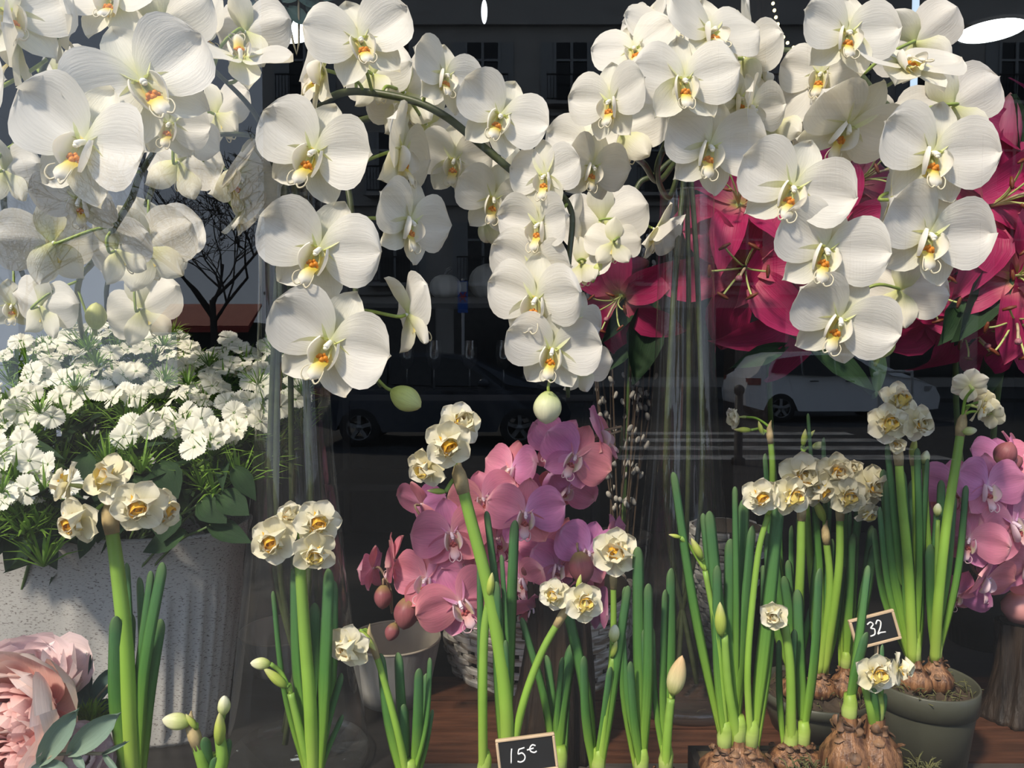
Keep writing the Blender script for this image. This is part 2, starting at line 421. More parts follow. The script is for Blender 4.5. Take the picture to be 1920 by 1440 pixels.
ORCH = {'white': set_mats('white', M_WHITE), 'pink': set_mats('pink', M_PINK)}

def lip_mesh(name, white, yellow, orange, rng):
    b = MB()
    def mix(a, c, t): t = max(0, min(1, t)); return tuple(x*(1-t) + y*t for x, y in zip(a, c))
    # two side lobes standing up like cupped ears round an open throat
    for sgn in (-1, 1):
        V = []; T = []; C = []; n, k = 11, 8
        for i in range(n):
            q = i/(n-1); e = max(.12, math.sin(math.pi*(.06 + .90*q)))**.75
            y = .020 - .19*q
            for j in range(k):
                w = j/(k-1)
                x = float(np.interp(w, [0, .3, .6, .85, 1], [.018, .062, .094, .100, .088]))*(.55 + .45*e)
                zz = float(np.interp(w, [0, .3, .6, .85, 1], [.012, .018, .060, .105, .128]))*(.35 + .65*e)
                V.append((sgn*x, y + .012*math.sin(3*w)*(1-q), zz)); T.append(w)
                C.append(mix(mix(yellow, (.86, .84, .58), w*2.6), white, (w - .28)*3.2 - (.7 if q > .66 and w < .7 else 0)))
        F = [(i*k+j, i*k+j+1, (i+1)*k+j+1, (i+1)*k+j) for i in range(n-1) for j in range(k-1)]
        b.add(V, F, t=T, c=C)
    # mid lobe: tapering spade hanging forward and down
    V = []; C = []; n, k = 9, 5
    for i in range(n):
        u = i/(n-1); w = float(np.interp(u, [0, .25, .5, .8, 1], [.05, .04, .05, .045, .012]))
        for j in range(k):
            v = -1 + 2*j/(k-1)
            V.append((v*w, -.125 - .13*u, .045 + .09*math.sin(u*1.7) - .025*v*v + .02*(1-u)))
            C.append(mix(yellow, white, u*1.5 - .15))
    F = [(i*k+j, i*k+j+1, (i+1)*k+j+1, (i+1)*k+j) for i in range(n-1) for j in range(k-1)]
    b.add(V, F, c=C)
    # curled tendrils at its tip
    for sgn in (-1, 1):
        e = rng.uniform(.8, 1.2)
        pts = [Vector((sgn*.01, -.25, .125)), Vector((sgn*.035, -.268, .13)), Vector((sgn*.065*e, -.245, .135)), Vector((sgn*.07*e, -.20, .125)), Vector((sgn*.052, -.172, .105))]
        b.tube(smooth_path(pts, 4), [.0075 - .0003*i for i in range(17)], 5, c=mix(white, yellow, .25))
    # orange callus
    for dx, dy, dz, s in ((-.020, -.100, .055, .022), (.020, -.100, .055, .022), (0, -.120, .058, .026), (-.034, -.112, .05, .014), (.036, -.114, .05, .014), (0, -.085, .045, .016)):
        s *= .8; b.ball((dx, dy, dz), (s, s*1.1, s*.8), 7, 5, c=orange)
    return b.mesh(name, M_LIP)

def column_mesh(name, c1, c2):
    b = MB()
    b.tube(smooth_path([Vector((0, 0, -.035)), Vector((0, 0, .01)), Vector((0, -.008, .045)), Vector((0, -.026, .075)), Vector((0, -.04, .09))], 3),
           [.016, .018, .021, .023, .022, .022, .022, .022, .023, .025, .026, .023, .012], 9, c=c1)
    b.ball((0, -.046, .088), (.02, .016, .014), 8, 5, c=c2)
    return b.mesh(name, M_COL)

_r = random.Random(3)
LIPS = {'white': [lip_mesh('lip', (.90, .87, .80), (.80, .62, .08), (.78, .30, .03), _r) for _ in range(3)],
        'pink': [lip_mesh('lip', (.86, .66, .74), (.72, .36, .34), (.46, .10, .10), _r) for _ in range(3)]}
COLM = {'white': column_mesh('column', (.92, .90, .82), (.93, .90, .72)), 'pink': column_mesh('column', (.88, .70, .80), (.90, .74, .80))}

def orchid_flower(parent, pos, s, yaw, pitch, roll, kind='white', rng=RNG, fold=0.0):
    M, z = face_M(pos, yaw, pitch, roll, s)
    fl = ob('flower', COLM[kind], parent, M)
    j = lambda a: rng.uniform(-a, a)
    A = lambda deg, tilt, off: M @ Matrix.Translation((0, 0, off)) @ Matrix.Rotation(math.radians(-deg), 4, 'Z') @ Matrix.Rotation(math.radians(tilt), 4, 'X')
    for sg in (-1, 1):
        ob('petal', rng.choice(ORCH[kind]['petal']), fl, A(sg*(76 + j(6)), fold + 4 + j(8), .012 + .004*sg))
    ob('sepal', rng.choice(ORCH[kind]['sepal']), fl, A(j(6), -4 + fold*.4 + j(8), -.008))
    for sg in (-1, 1):
        ob('sepal', rng.choice(ORCH[kind]['sepal']), fl, A(sg*(146 + j(8)), 2 + fold*.4 + j(8), -.014))
    ob('lip', rng.choice(LIPS[kind]), fl, M @ Matrix.Scale(1.22, 4))
    return fl, z

def bud_mesh(name, mat, L=1.0, R=.36, point=0.0):
    b = MB(); n, k = 18, 12; V = []; T = []; S = []
    for i in range(k+1):
        u = i/k; r = R * math.sin(math.pi * min(1, u*.96 + .04))**.62 * (1 - point*u*.8) 
        if i == k: r = 0.001
        for j in range(n):
            a = 2*math.pi*j/n
            rr = r * (1 - .10*max(0, math.cos(3*a))**6)
            V.append((rr*math.cos(a), rr*math.sin(a), L*u)); T.append(u); S.append(a/3.0)
    F = [(i*n+j, i*n+(j+1)%n, (i+1)*n+(j+1)%n, (i+1)*n+j) for i in range(k) for j in range(n)]
    F.append(tuple(range(n-1, -1, -1)))
    b.add(V, F, t=T, ss=S)
    return b.mesh(name, mat)
BUD = bud_mesh('bud', M_BUD); BUDP = bud_mesh('bud', M_BUDPALE, 1, .44); BUDPINK = bud_mesh('bud', M_BUDPINK, 1, .40)
NBUD = bud_mesh('bud', M_NBUD, 1, .33, .2); NBUDG = bud_mesh('bud', M_NBUDG, 1, .2, .55); NBUDT = bud_mesh('bud', M_NBUDT, 1, .26, .5)

def nearest_on(path, p):
    return min(path, key=lambda q: (q - p).length)

def spray(name, label, cat, stem_px, flowers, buds=(), kind='white', group=None, stem_r=.0036, pedi=None, seed=1, tail=()):
    """one cut orchid stem. stem_px: (px,py,d); tail: world points continuing it; flowers: (px,py,w,yaw,pitch,roll,d[,fold])"""
    rng = random.Random(seed)
    ctrl = [P(*q) for q in stem_px] + [Vector(t) for t in tail]
    path = smooth_path(ctrl, 7)
    base = path[-1]
    root = thing(name, base, label, cat, group)
    n = len(path)
    ob('stem', MB().tube([q - base for q in path], [stem_r*(.55 + .45*min(1, i/(n*.4))) for i in range(n)], 8).mesh('stem', M_STEM), root, Matrix.Translation(base))
    pm = pedi or (M_PEDI if kind == 'white' else M_PEDIP)
    def pedicel(a, zdir, r=.0017):
        e = nearest_on(path, a - zdir*.02 + Vector((0, .0, .012)))
        if (e - a).length > .11: e = a + (e - a).normalized()*.11
        mid = (a + e)/2 - zdir*.010 + Vector((0, 0, .003))
        pts = smooth_path([a, a - zdir*.008, mid, e], 4)
        ob('pedicel', MB().tube([q - a for q in pts], r, 6).mesh('pedicel', pm), root, Matrix.Translation(a))
    for f in flowers:
        px, py, w, yaw, pitch, roll, d = f[:7]; fold = f[7] if len(f) > 7 else 0
        pos = P(px, py, d); s = w*d/FPX*(.97 if kind == 'white' else .84)
        fl, z = orchid_flower(root, pos, s, yaw + rng.uniform(-3, 3), pitch, roll, kind, rng, fold)
        pedicel(pos - z*.034*s, z)
    for bx, by, L, ang, d, me in buds:
        pos = P(bx, by, d); l = L*d/FPX; a = math.radians(ang)
        dv = Vector((math.sin(a), -.25, math.cos(a))).normalized()
        ob('bud', me, root, dir_M(pos - dv*l*.5, dv, l, rng.uniform(0, 2)))
        pedicel(pos - dv*l*.5, dv, .0016)
    return root

# ------------------------------------------------------------------ tall flared glass vases
VP = [(.085, 0), (.082, .03), (.074, .10), (.064, .19), (.054, .29), (.046, .38), (.041, .48), (.038, .58), (.036, .70)]
def vase(px, d, label, z0=SHELF_Z):
    c = P(px, 720, d); base = Vector((c.x, c.y, z0))
    t = thing('glass_vase', base, label, 'vase', None)
    b = MB(); b.lathe([(r, z + .001) for r, z in VP], 48)
    ob('wall', b.mesh('wall', M_VASE), t, Matrix.Translation(base))
    b = MB(); b.lathe([(.001, .001), (.085, .001), (.085, .012), (.078, .016), (.001, .014)], 48)
    ob('foot', b.mesh('foot', M_VASE), t, Matrix.Translation(base))
    b = MB()
    b.tube([Vector((.036*math.cos(a), .036*math.sin(a), .70)) for a in np.linspace(0, 2*math.pi, 49)], .0013, 6, cap=False)
    ob('rim', b.mesh('rim', M_VASE), t, Matrix.Translation(base))
    return base
VA = vase(550, .88, 'tall flared clear glass vase beside the white dianthus bucket')
VB = vase(1284, 1.02, 'tall flared clear glass vase in front of the magenta lilies', BOARD_Z)
def into(v, dx, dy, top=.72):
    return [v + Vector((dx*.5, dy*.5, top)), v + Vector((dx*1.9, dy*1.9, top - .18)), v + Vector((dx*2.6, dy*2.6, top*.35)), v + Vector((-dx*2.5, -dy*2.5, .03))]

# vase of the white sprays standing behind the dianthus
vc = P(170, 700, 1.06 + .30); HV = Vector((vc.x, vc.y, SHELF_Z))
t = thing('white_jug', HV, 'pale ceramic jug standing behind the dianthus bucket', 'jug')
ob('body', MB().lathe([(.001, 0), (.06, 0), (.075, .06), (.08, .16), (.06, .27), (.045, .33), (.052, .36), (.047, .36), (.04, .33), (.03, .30)], 32).mesh('body', plain('pale_ceramic', (.62, .62, .58), .35)), t, Matrix.Translation(HV))
ob('handle', MB().tube(smooth_path([Vector((.05, 0, .32)), Vector((.11, 0, .30)), Vector((.12, 0, .2)), Vector((.078, 0, .12))], 5), .008, 8).mesh('handle', MATS['pale_ceramic']), t, Matrix.Translation(HV))
# ------------------------------------------------------------------ white orchid sprays
OG = 'white orchid sprays'
jug = lambda dx: [HV + Vector((dx, 0, .42)), HV + Vector((dx*.6, 0, .2)), HV + Vector((dx*.3, 0, .05))]
spray('orchid_spray', 'white orchid spray with the largest blooms, rising above the dianthus beside the peonies', 'orchid',
      [(330, 210, .70), (300, 265, .70), (262, 330, .72), (245, 375, .74), (205, 440, .80), (175, 490, .88), (145, 560, .98)],
      [(160, 268, 272, -6, 0, 22, .575), (268, 155, 270, 16, 4, -32, .60), (318, 232, 150, 10, -10, 10, .66), (352, 240, 130, 60, -10, 40, .69), (150, 372, 165, -10, -40, 10, .66),
       (100, 455, 190, -125, 5, 10, .76, 10), (218, 470, 150, 170, 15, 15, .80), (75, 575, 150, 160, 10, -10, .92), (270, 465, 190, 190, 5, 20, .90)],
      buds=[(180, 592, 52, 10, .95, BUD)], seed=2, tail=jug(.0))
spray('orchid_spray', 'white orchid spray half cut off at the edge above the white display board', 'orchid',
      [(120, 60, .66), (85, 120, .68), (60, 190, .70), (40, 250, .74), (20, 300, .80), (10, 400, .95), (60, 560, 1.25)],
      [(15, 25, 230, 30, 10, -15, .62), (35, 85, 200, -62, 0, 15, .63), (95, 35, 190, 120, 10, -30, .66), (-42, 165, 170, -10, 0, 10, .60), (8, 320, 150, 165, 15, -10, .76), (22, 572, 110, 20, -15, 0, 1.0), (105, 140, 150, 160, 0, 0, .72)],
      seed=3, tail=jug(-.03))
spray('orchid_spray', 'white orchid spray turning its back, green pedicel showing, above the dianthus', 'orchid',
      [(215, 20, .70), (300, 10, .70), (330, 70, .71), (345, 120, .74), (330, 220, .85), (260, 420, 1.0), (205, 520, 1.1), (200, 590, 1.25)],
      [(212, 0, 190, 0, 15, 0, .66), (300, 50, 215, 178, 10, 20, .69), (375, 60, 150, 130, 0, 30, .74), (335, 305, 165, 175, 5, -15, .82), (265, 580, 160, 172, 0, 20, .98), (290, 450, 180, 185, -5, 20, .98)],
      seed=4, tail=jug(.03))
spray('orchid_spray', 'pale white orchid spray dangling its blooms against the dark beside the glass vase', 'orchid',
      [(350, 265, .80), (420, 252, .80), (490, 262, .82), (520, 320, .86)],
      [(405, 215, 150, 150, 0, 20, .82), (445, 330, 190, 70, -20, 15, .84, 20), (450, 395, 130, 120, -30, 0, .86, 15)],
      seed=5, tail=into(VA, -.012, .004))
spray('orchid_spray', 'white orchid spray with a bloom tipped sideways, under the eucalyptus twig', 'orchid',
      [(400, 130, .72), (460, 190, .75), (490, 235, .80), (520, 300, .84)],
      [(452, 112, 185, 12, 52, 170, .70), (460, 60, 170, 165, 10, 0, .74)],
      seed=6, tail=into(VA, -.006, -.006))
spray('orchid_spray', 'white orchid spray hanging in a column of three large blooms with a green bud below', 'orchid',
      [(715, 725, .68), (672, 650, .68), (665, 480, .69), (650, 340, .70), (610, 235, .74), (570, 235, .80), (552, 300, .86)],
      [(590, 285, 228, -3, -4, 24, .625), (600, 468, 230, -3, -4, 22, .63), (620, 642, 240, -3, -5, 24, .635),
       (752, 285, 205, 72, -5, 5, .66), (768, 415, 185, 52, -8, 10, .66), (765, 590, 180, 118, 10, 12, .66)],
      buds=[(762, 748, 66, 118, .66, BUD)], seed=7, tail=into(VA, .008, -.004))
spray('orchid_spray', 'white orchid spray arching over on a bare dark stem between the two glass vases', 'orchid',
      [(1065, 745, .69), (1064, 650, .68), (1066, 500, .68), (1072, 400, .69), (1035, 350, .685), (985, 338, .68), (900, 270, .68), (830, 215, .68), (760, 185, .685), (655, 172, .70), (600, 200, .75), (560, 260, .82)],
      [(676, 78, 205, 12, 12, -14, .62), (605, 130, 205, -68, 8, -10, .66), (834, 142, 160, 42, 4, 12, .645), (938, 218, 180, 12, 2, 22, .645), (1022, 330, 150, -30, -5, 0, .645),
       (760, 175, 185, 158, 0, 10, .72), (800, 235, 170, 170, -10, -20, .73), (700, 140, 150, 150, 0, 0, .71), (965, 330, 140, 160, -10, 10, .71),
       (1012, 420, 165, -36, -8, 6, .655), (1002, 500, 175, -28, -10, 12, .665), (1006, 560, 195, -24, -10, 8, .65), (1036, 655, 180, -8, -10, 10, .65), (1092, 690, 120, 140, -20, 0, .70), (1075, 600, 130, 40, -10, 30, .69)],
      buds=[(1026, 765, 62, 185, .66, BUDP), (978, 365, 60, 190, .67, NBUDG)], seed=8, tail=into(VA, .004, .008))
spray('orchid_spray', 'white orchid spray with smaller nodding blooms behind the arching bare stem', 'orchid',
      [(935, 440, .76), (900, 400, .75), (845, 330, .74), (810, 275, .74), (720, 220, .76), (620, 250, .82)],
      [(852, 300, 150, -5, -15, 8, .71), (925, 372, 150, 15, -15, 10, .70), (885, 330, 120, 150, 0, 20, .75)],
      buds=[(935, 435, 62, 170, .74, BUDP), (915, 435, 45, 200, .75, BUDP)], seed=9, tail=into(VA, -.004, .009))
spray('orchid_spray', 'white orchid spray heaped into a dome of blooms above the lily vase', 'orchid',
      [(1395, 60, .74), (1340, 110, .75), (1290, 190, .76), (1250, 265, .80), (1232, 325, .86), (1255, 370, .95)],
      [(1282, 152, 198, 2, 2, 0, .63), (1332, 62, 205, 22, 24, 10, .65), (1145, 190, 165, -40, -4, 0, .645), (1330, 275, 205, 12, -8, 12, .655), (1190, 95, 160, -20, 20, -15, .71), (1250, 60, 170, 10, 30, 0, .73), (1215, 40, 130, -60, 20, 0, .75),
       (1398, 60, 130, 70, 20, 20, .71), (1395, 110, 160, 120, 10, 0, .70), (1385, 185, 140, 30, 0, 0, .69)],
      seed=10, tail=into(VB, -.008, .002, .74))
spray('orchid_spray', 'white orchid spray facing the arching stem, its broken brown tip showing', 'orchid',
      [(1065, 265, .75), (1110, 290, .74), (1170, 290, .76), (1205, 305, .82), (1235, 340, .90)],
      [(1110, 312, 150, 28, -14, 10, .685), (1098, 270, 150, -30, 10, 10, .72), (1165, 250, 170, 160, -5, 10, .73), (1190, 200, 140, 170, 5, 0, .74)],
      seed=11, tail=into(VB, -.01, -.005, .74))
spray('orchid_spray', 'white orchid spray hanging in a curve of three blooms over the dark magenta lilies', 'orchid',
      [(1655, 640, .72), (1625, 560, .71), (1570, 420, .71), (1500, 300, .72), (1440, 230, .74), (1380, 240, .80), (1310, 300, .90)],
      [(1486, 352, 218, -2, -4, 20, .635), (1548, 468, 218, 2, -4, 16, .64), (1575, 598, 205, -10, -14, 22, .65), (1408, 205, 155, 38, -5, 0, .67, 10), (1450, 230, 160, 130, -5, 20, .71), (1450, 290, 140, 150, 0, 0, .73), (1685, 545, 165, 150, -8, -15, .72), (1430, 150, 150, 60, 10, 20, .72)],
      buds=[(1660, 648, 48, 20, .70, BUD)], seed=12, tail=into(VB, .008, -.004, .74))
spray('orchid_spray', 'white orchid spray with its green stem tip showing, blooms stepping down beside the lily bud', 'orchid',
      [(1705, 400, .72), (1700, 280, .72), (1690, 225, .72), (1645, 180, .72), (1600, 130, .72), (1530, 105, .73), (1450, 100, .76), (1400, 160, .84), (1320, 280, .92)],
      [(1588, 62, 190, 4, 2, 8, .635), (1695, 122, 215, 10, 48, 8, .645), (1540, 138, 150, -35, -5, 10, .68), (1590, 235, 205, 5, -42, 24, .67), (1748, 288, 226, 2, -2, 10, .635), (1742, 440, 226, 8, -6, 14, .645),
       (1785, 200, 190, 165, 5, 20, .71), (1715, 80, 160, 140, 15, 20, .71), (1672, 375, 185, 80, -5, 5, .69), (1500, 235, 130, 60, -20, 20, .73), (1650, 240, 150, 160, 0, 0, .74)],
      seed=13, tail=into(VB, .004, .008, .74))
spray('orchid_spray', 'shaded white orchid spray drooping behind the lily vase beside the catkins', 'orchid',
      [(1110, 500, 1.0), (1150, 480, 1.0), (1175, 430, 1.0), (1195, 350, 1.0), (1225, 330, 1.0)],
      [(1130, 415, 170, 160, 0, 10, .99), (1150, 455, 110, 180, -10, 0, .97), (1090, 495, 120, 150, -20, 10, .99), (1228, 430, 130, 60, -30, 20, .98, 25), (1100, 420, 140, 60, 0, 0, 1.02)],
      buds=[(1121, 505, 28, 20, .98, BUD)], seed=14, tail=into(VB, -.006, .01, .74))

# ------------------------------------------------------------------ pink orchid sprays
PG = 'pink orchid sprays'
pk = P(1010, 1180, 1.02); PKV = Vector((pk.x, pk.y, SHELF_Z))
spray('orchid_spray', 'pink orchid spray reaching up over the dark bark vase with a curled tip', 'orchid',
      [(1165, 800, .95), (1160, 850, .96), (1120, 880, .98), (1050, 930, 1.0), (1010, 1000, 1.02), (1005, 1080, 1.03)],
      [(1078, 855, 165, 8, 0, 30, .89), (1128, 815, 150, 70, 20, 20, .92), (1048, 835, 150, -30, 20, 20, .94), (1065, 915, 130, 20, -30, 30, .93), (985, 962, 172, 4, 0, 6, .87), (960, 880, 150, -40, 20, 0, .95), (1025, 925, 120, 160, 0, 0, .96)],
      kind='pink', seed=21, tail=[PKV + Vector((0, 0, .1))])
spray('orchid_spray', 'pink orchid spray with coral tinted blooms massed beside the whitewashed basket', 'orchid',
      [(1140, 1140, .96), (1110, 1060, .97), (1060, 1030, .99), (1020, 1080, 1.02)],
      [(1103, 1035, 160, 10, 10, 20, .90), (1060, 1020, 130, -50, 10, 0, .95), (1150, 1010, 120, 60, 0, 0, .96), (1120, 1120, 150, -60, 0, 20, .93), (1050, 1085, 150, 140, 20, 0, .94), (990, 1055, 150, 170, 10, 0, .94), (945, 1060, 140, 30, 0, 0, .94), (1010, 1110, 120, -30, -20, 0, .95), (1045, 1062, 135, 25, 10, 20, .905), (978, 1085, 130, -35, -10, -20, .90), (1020, 1030, 130, -10, 25, 0, .92), (1072, 1110, 120, 40, -30, 10, .90), (1000, 1140, 110, 10, -40, 0, .89)],
      buds=[(990, 1062, 44, 10, .90, BUDPINK), (1090, 1065, 60, 170, .88, BUDPINK)], kind='pink', seed=22, tail=[PKV + Vector((.02, 0, .1))])
spray('orchid_spray', 'pink orchid spray drooping to a large mauve bloom above the grey buckets', 'orchid',
      [(735, 1150, .93), (790, 1140, .94), (850, 1110, .96), (900, 1060, .98), (960, 1040, 1.0), (990, 1100, 1.02)],
      [(846, 1000, 175, 12, 0, -6, .88), (800, 1085, 165, -20, 10, 0, .89), (862, 1128, 190, 10, -8, -28, .84), (740, 1050, 130, -70, 0, 10, .92), (790, 945, 130, 140, 20, 0, .95), (905, 935, 150, 10, 20, -10, .92), (890, 1070, 140, 160, 0, 0, .95), (930, 1010, 150, 40, 10, 0, .93), (700, 1065, 110, -110, 0, 0, .94), (860, 1060, 140, 10, 0, 0, .92)],
      buds=[(762, 1150, 60, 190, .90, BUDPINK), (735, 1185, 34, 200, .91, BUDPINK), (718, 1120, 44, 180, .92, BUDPINK)], kind='pink', seed=23, tail=[PKV + Vector((-.02, 0, .1))])
GV = P(1890, 1200, 1.0); GV = Vector((GV.x + .10, GV.y + .05, SHELF_Z))
spray('orchid_spray', 'pink orchid spray spilling down beside the green plastic pot', 'orchid',
      [(1800, 1140, .95), (1830, 1050, .96), (1870, 960, .98), (1920, 900, 1.0), (1960, 1000, 1.03)],
      [(1850, 912, 165, 6, 4, 6, .89), (1793, 915, 150, -40, 10, 0, .94), (1818, 1010, 150, -35, -4, 10, .89), (1898, 980, 190, 20, 0, -20, .90), (1880, 860, 130, -10, 30, 0, .94), (1848, 1085, 150, 30, -20, 10, .91), (1795, 1110, 130, -40, -30, 20, .93), (1760, 950, 130, 160, 0, 0, .96), (1925, 1060, 140, 10, -10, 0, .93), (1895, 1075, 130, 160, 0, 0, .96), (1905, 850, 120, 50, 20, 0, .95), (1860, 1020, 130, 150, 0, 0, .95)],
      buds=[(1885, 850, 48, 20, .90, BUDPINK), (1895, 868, 44, 60, .91, BUDPINK)], kind='pink', seed=24, tail=[GV + Vector((0, 0, .28)), GV + Vector((0, 0, .05))])

# ------------------------------------------------------------------ narcissi
def narc_centre(seed):
    r = random.Random(seed); b = MB()
    cream = (.92, .87, .66); yel = (.92, .74, .22); org = (.92, .54, .06)
    prof = dense([(0, .04), (.3, .12), (.65, .15), (.88, .11), (1, 0)], 15)
    def ring(n, L, tilt, off, cols, ph, sc):
        for i in range(n):
            a = ph + 2*math.pi*i/n + r.uniform(-.2, .2)
            M = Matrix.Rotation(a, 4, 'Z') @ Matrix.Translation((0, off, .01)) @ Matrix.Rotation(math.radians(tilt + r.uniform(-14, 14)), 4, 'X') @ Matrix.Scale(sc*r.uniform(.85, 1.15), 4)
            c = r.choice(cols); cup = r.uniform(.03, .10); w = r.uniform(0, 6)
            petal(L, prof, 6, 5, lambda u, v: cup*v*v*3*(1 if u > .2 else 0) - .10*u*u + .018*math.sin(9*u + w + 3*v), mb=b, M=M, col=lambda u, v, c=c: tuple(x*(.9+.1*u) for x in c))
    ring(6, .30, 34, .01, [cream], 0.3, 1.1)
    ring(6, .24, 52, .015, [yel, cream, org, yel], 0.8, .95)
    ring(6, .20, 62, .01, [cream, cream, org, yel], 0.1, .85)
    ring(5, .15, 74, .02, [org, yel, cream], 0.6, .8); ring(4, .17, 84, .0, [cream, cream, yel], 0.2, .9)
    # perianth tube behind
    b.tube([Vector((0, 0, -.30)), Vector((0, 0, -.22)), Vector((0, 0, -.08)), Vector((0, 0, 0)), Vector((0, 0, .02))], [.05, .055, .035, .045, .05], 7, c=(.52, .60, .22))
    return b.mesh('centre', M_NARC)
NCEN = [narc_centre(s) for s in (1, 2, 3, 4)]
NT = []
for k in range(4):
    r = random.Random(40 + k); ph = r.uniform(0, 6); a = r.uniform(.012, .03); bnd = r.uniform(-.06, .10)
    NT.append(petal(.50, dense([(0, .05), (.2, .14), (.45, .225), (.7, .235), (.88, .15), (.96, .08), (1, 0)], 25), 9, 7,
              lambda u, v, ph=ph, a=a, bnd=bnd: bnd*u*u + .07*v*v*u + a*math.sin(7*v + ph)*u + a*math.sin(6*u + ph)*abs(v), M_TEPAL, 'tepal'))

def narc_flower(parent, pos, s, yaw, pitch, roll, rng, close=0):
    M, z = face_M(pos, yaw, pitch, roll, s)
    fl = ob('flower', rng.choice(NCEN), parent, M)
    for i in range(6):
        tl = (-6 if i % 2 else 6) + rng.uniform(-8, 8) + close
        ob('tepal', rng.choice(NT), fl, M @ Matrix.Translation((0, 0, -.02 - .012*(i % 2))) @ Matrix.Rotation(math.radians(60*i + rng.uniform(-7, 7)), 4, 'Z') @ Matrix.Rotation(math.radians(tl), 4, 'X'))
    return z

def blade(path, w, th=.0014, face=None, mat=None):
    """strap leaf with a shallow channel, real thickness and a rounded tip"""
    mat = mat or M_LEAF
    Lt = sum((b_ - a_).length for a_, b_ in zip(path, path[1:])); tip = max(.02, min(.3, 1.0*w/Lt))
    us = [(1 - tip)*i/11 for i in range(12)] + [1 - tip + tip*math.sin(math.pi/2*i/6) for i in range(1, 7)]
    m_ = len(path) - 1; path = [path[min(int(u*m_), m_ - 1)].lerp(path[min(int(u*m_), m_ - 1) + 1], u*m_ - min(int(u*m_), m_ - 1)) for u in us]
    b = MB(); n = len(path); V = []; T = []; S = []
    face = face or Vector((0, -1, 0))
    cs = [(-1, .35, .0), (-.5, .08, .5), (0, -.08, .6), (.5, .08, .5), (1, .35, .0), (.5, .25, -.5), (0, .10, -.6), (-.5, .25, -.5)]
    for i, p in enumerate(path):
        u = us[i]
        d = (path[min(i+1, n-1)] - path[max(i-1, 0)]).normalized()
        x = d.cross(face).normalized(); z = x.cross(d).normalized()
        k = 1.0 if u <= 1 - tip else math.sqrt(max(0, 1 - ((u - 1 + tip)/tip)**2))
        k *= .62 + .38*min(1, u*3) - .16*max(0, (u - .55)/.45)
        for a, c, t in cs:
            V.append(p + x*(a*w*.5*max(k, .04)) - z*(c*w*.28*k) + z*(t*th*max(k, .2))); T.append(u); S.append(a)
    m = len(cs)
    F = [(i*m+j, i*m+(j+1)%m, (i+1)*m+(j+1)%m, (i+1)*m+j) for i in range(n-1) for j in range(m)]
    F += [tuple(range(m-1, -1, -1)), tuple((n-1)*m+j for j in range(m))]
    b.add(V, F, t=T, ss=S)
    return b.mesh('leaf', mat)

def bulb_mesh(seed):
    r = random.Random(seed); b = MB(); n, k = 20, 14; V = []; T = []; S = []
    prof = [(0.02, -.02), (.30, 0), (.44, .14), (.5, .34), (.47, .52), (.36, .70), (.22, .86), (.17, 1.02), (.155, 1.15)]
    for i, (rr, z) in enumerate(prof):
        for j in range(n):
            a = 2*math.pi*j/n; q = rr*(1 + .05*math.sin(3*a + seed) + .04*math.sin(7*a + i*.3) + r.uniform(-.025, .025))
            V.append((q*math.cos(a), q*math.sin(a), z)); T.append(i/(len(prof)-1)); S.append(a)
    F = [(i*n+j, i*n+(j+1)%n, (i+1)*n+(j+1)%n, (i+1)*n+j) for i in range(len(prof)-1) for j in range(n)]
    b.add(V, F, t=T, ss=S)
    return b.mesh('bulb', M_BULB)
def skin_mesh(seed):
    """torn papery skin flakes round a bulb's neck"""
    r = random.Random(seed); b = MB()
    for i in range(12):
        a = r.uniform(0, 6.28); z0 = r.uniform(.55, .98); rr = float(np.interp(z0, [.34, .52, .7, .86, 1.02], [.52, .49, .38, .24, .19]))
        M = Matrix.Rotation(a, 4, 'Z') @ Matrix.Translation((0, rr + .02, z0)) @ Matrix.Rotation(math.radians(r.uniform(72, 112)), 4, 'X') @ Matrix.Rotation(r.uniform(-.5, .5), 4, 'Y')
        petal(r.uniform(.12, .24), [(0, .07), (.4, .11), (.8, .08), (1, .02)], 5, 4, lambda u, v: .05*math.sin(5*u + i) + .05*v*v, mb=b, M=M)
    return b.mesh('papery_skin', M_SKIN)
M_BULB = plain('bulb_skin', (.32, .16, .075), .38, nscale=2.4, stretch=(4, 4, .4), bump=.4, bscale=8, col2=(.07, .028, .014))
M_SKIN = plain('papery_skin', (.26, .14, .07), .6, nscale=6, col2=(.07, .035, .02))
BULBS = [bulb_mesh(s) for s in (1, 2, 3)]; SKINS = [skin_mesh(s) for s in (1, 2, 3)]
M_SHEATH = petal_mat('leaf_sheath', [(0, (.46, .55, .18)), (.6, (.36, .50, .10)), (1, (.28, .44, .06))], trans=.1, vein=.2)

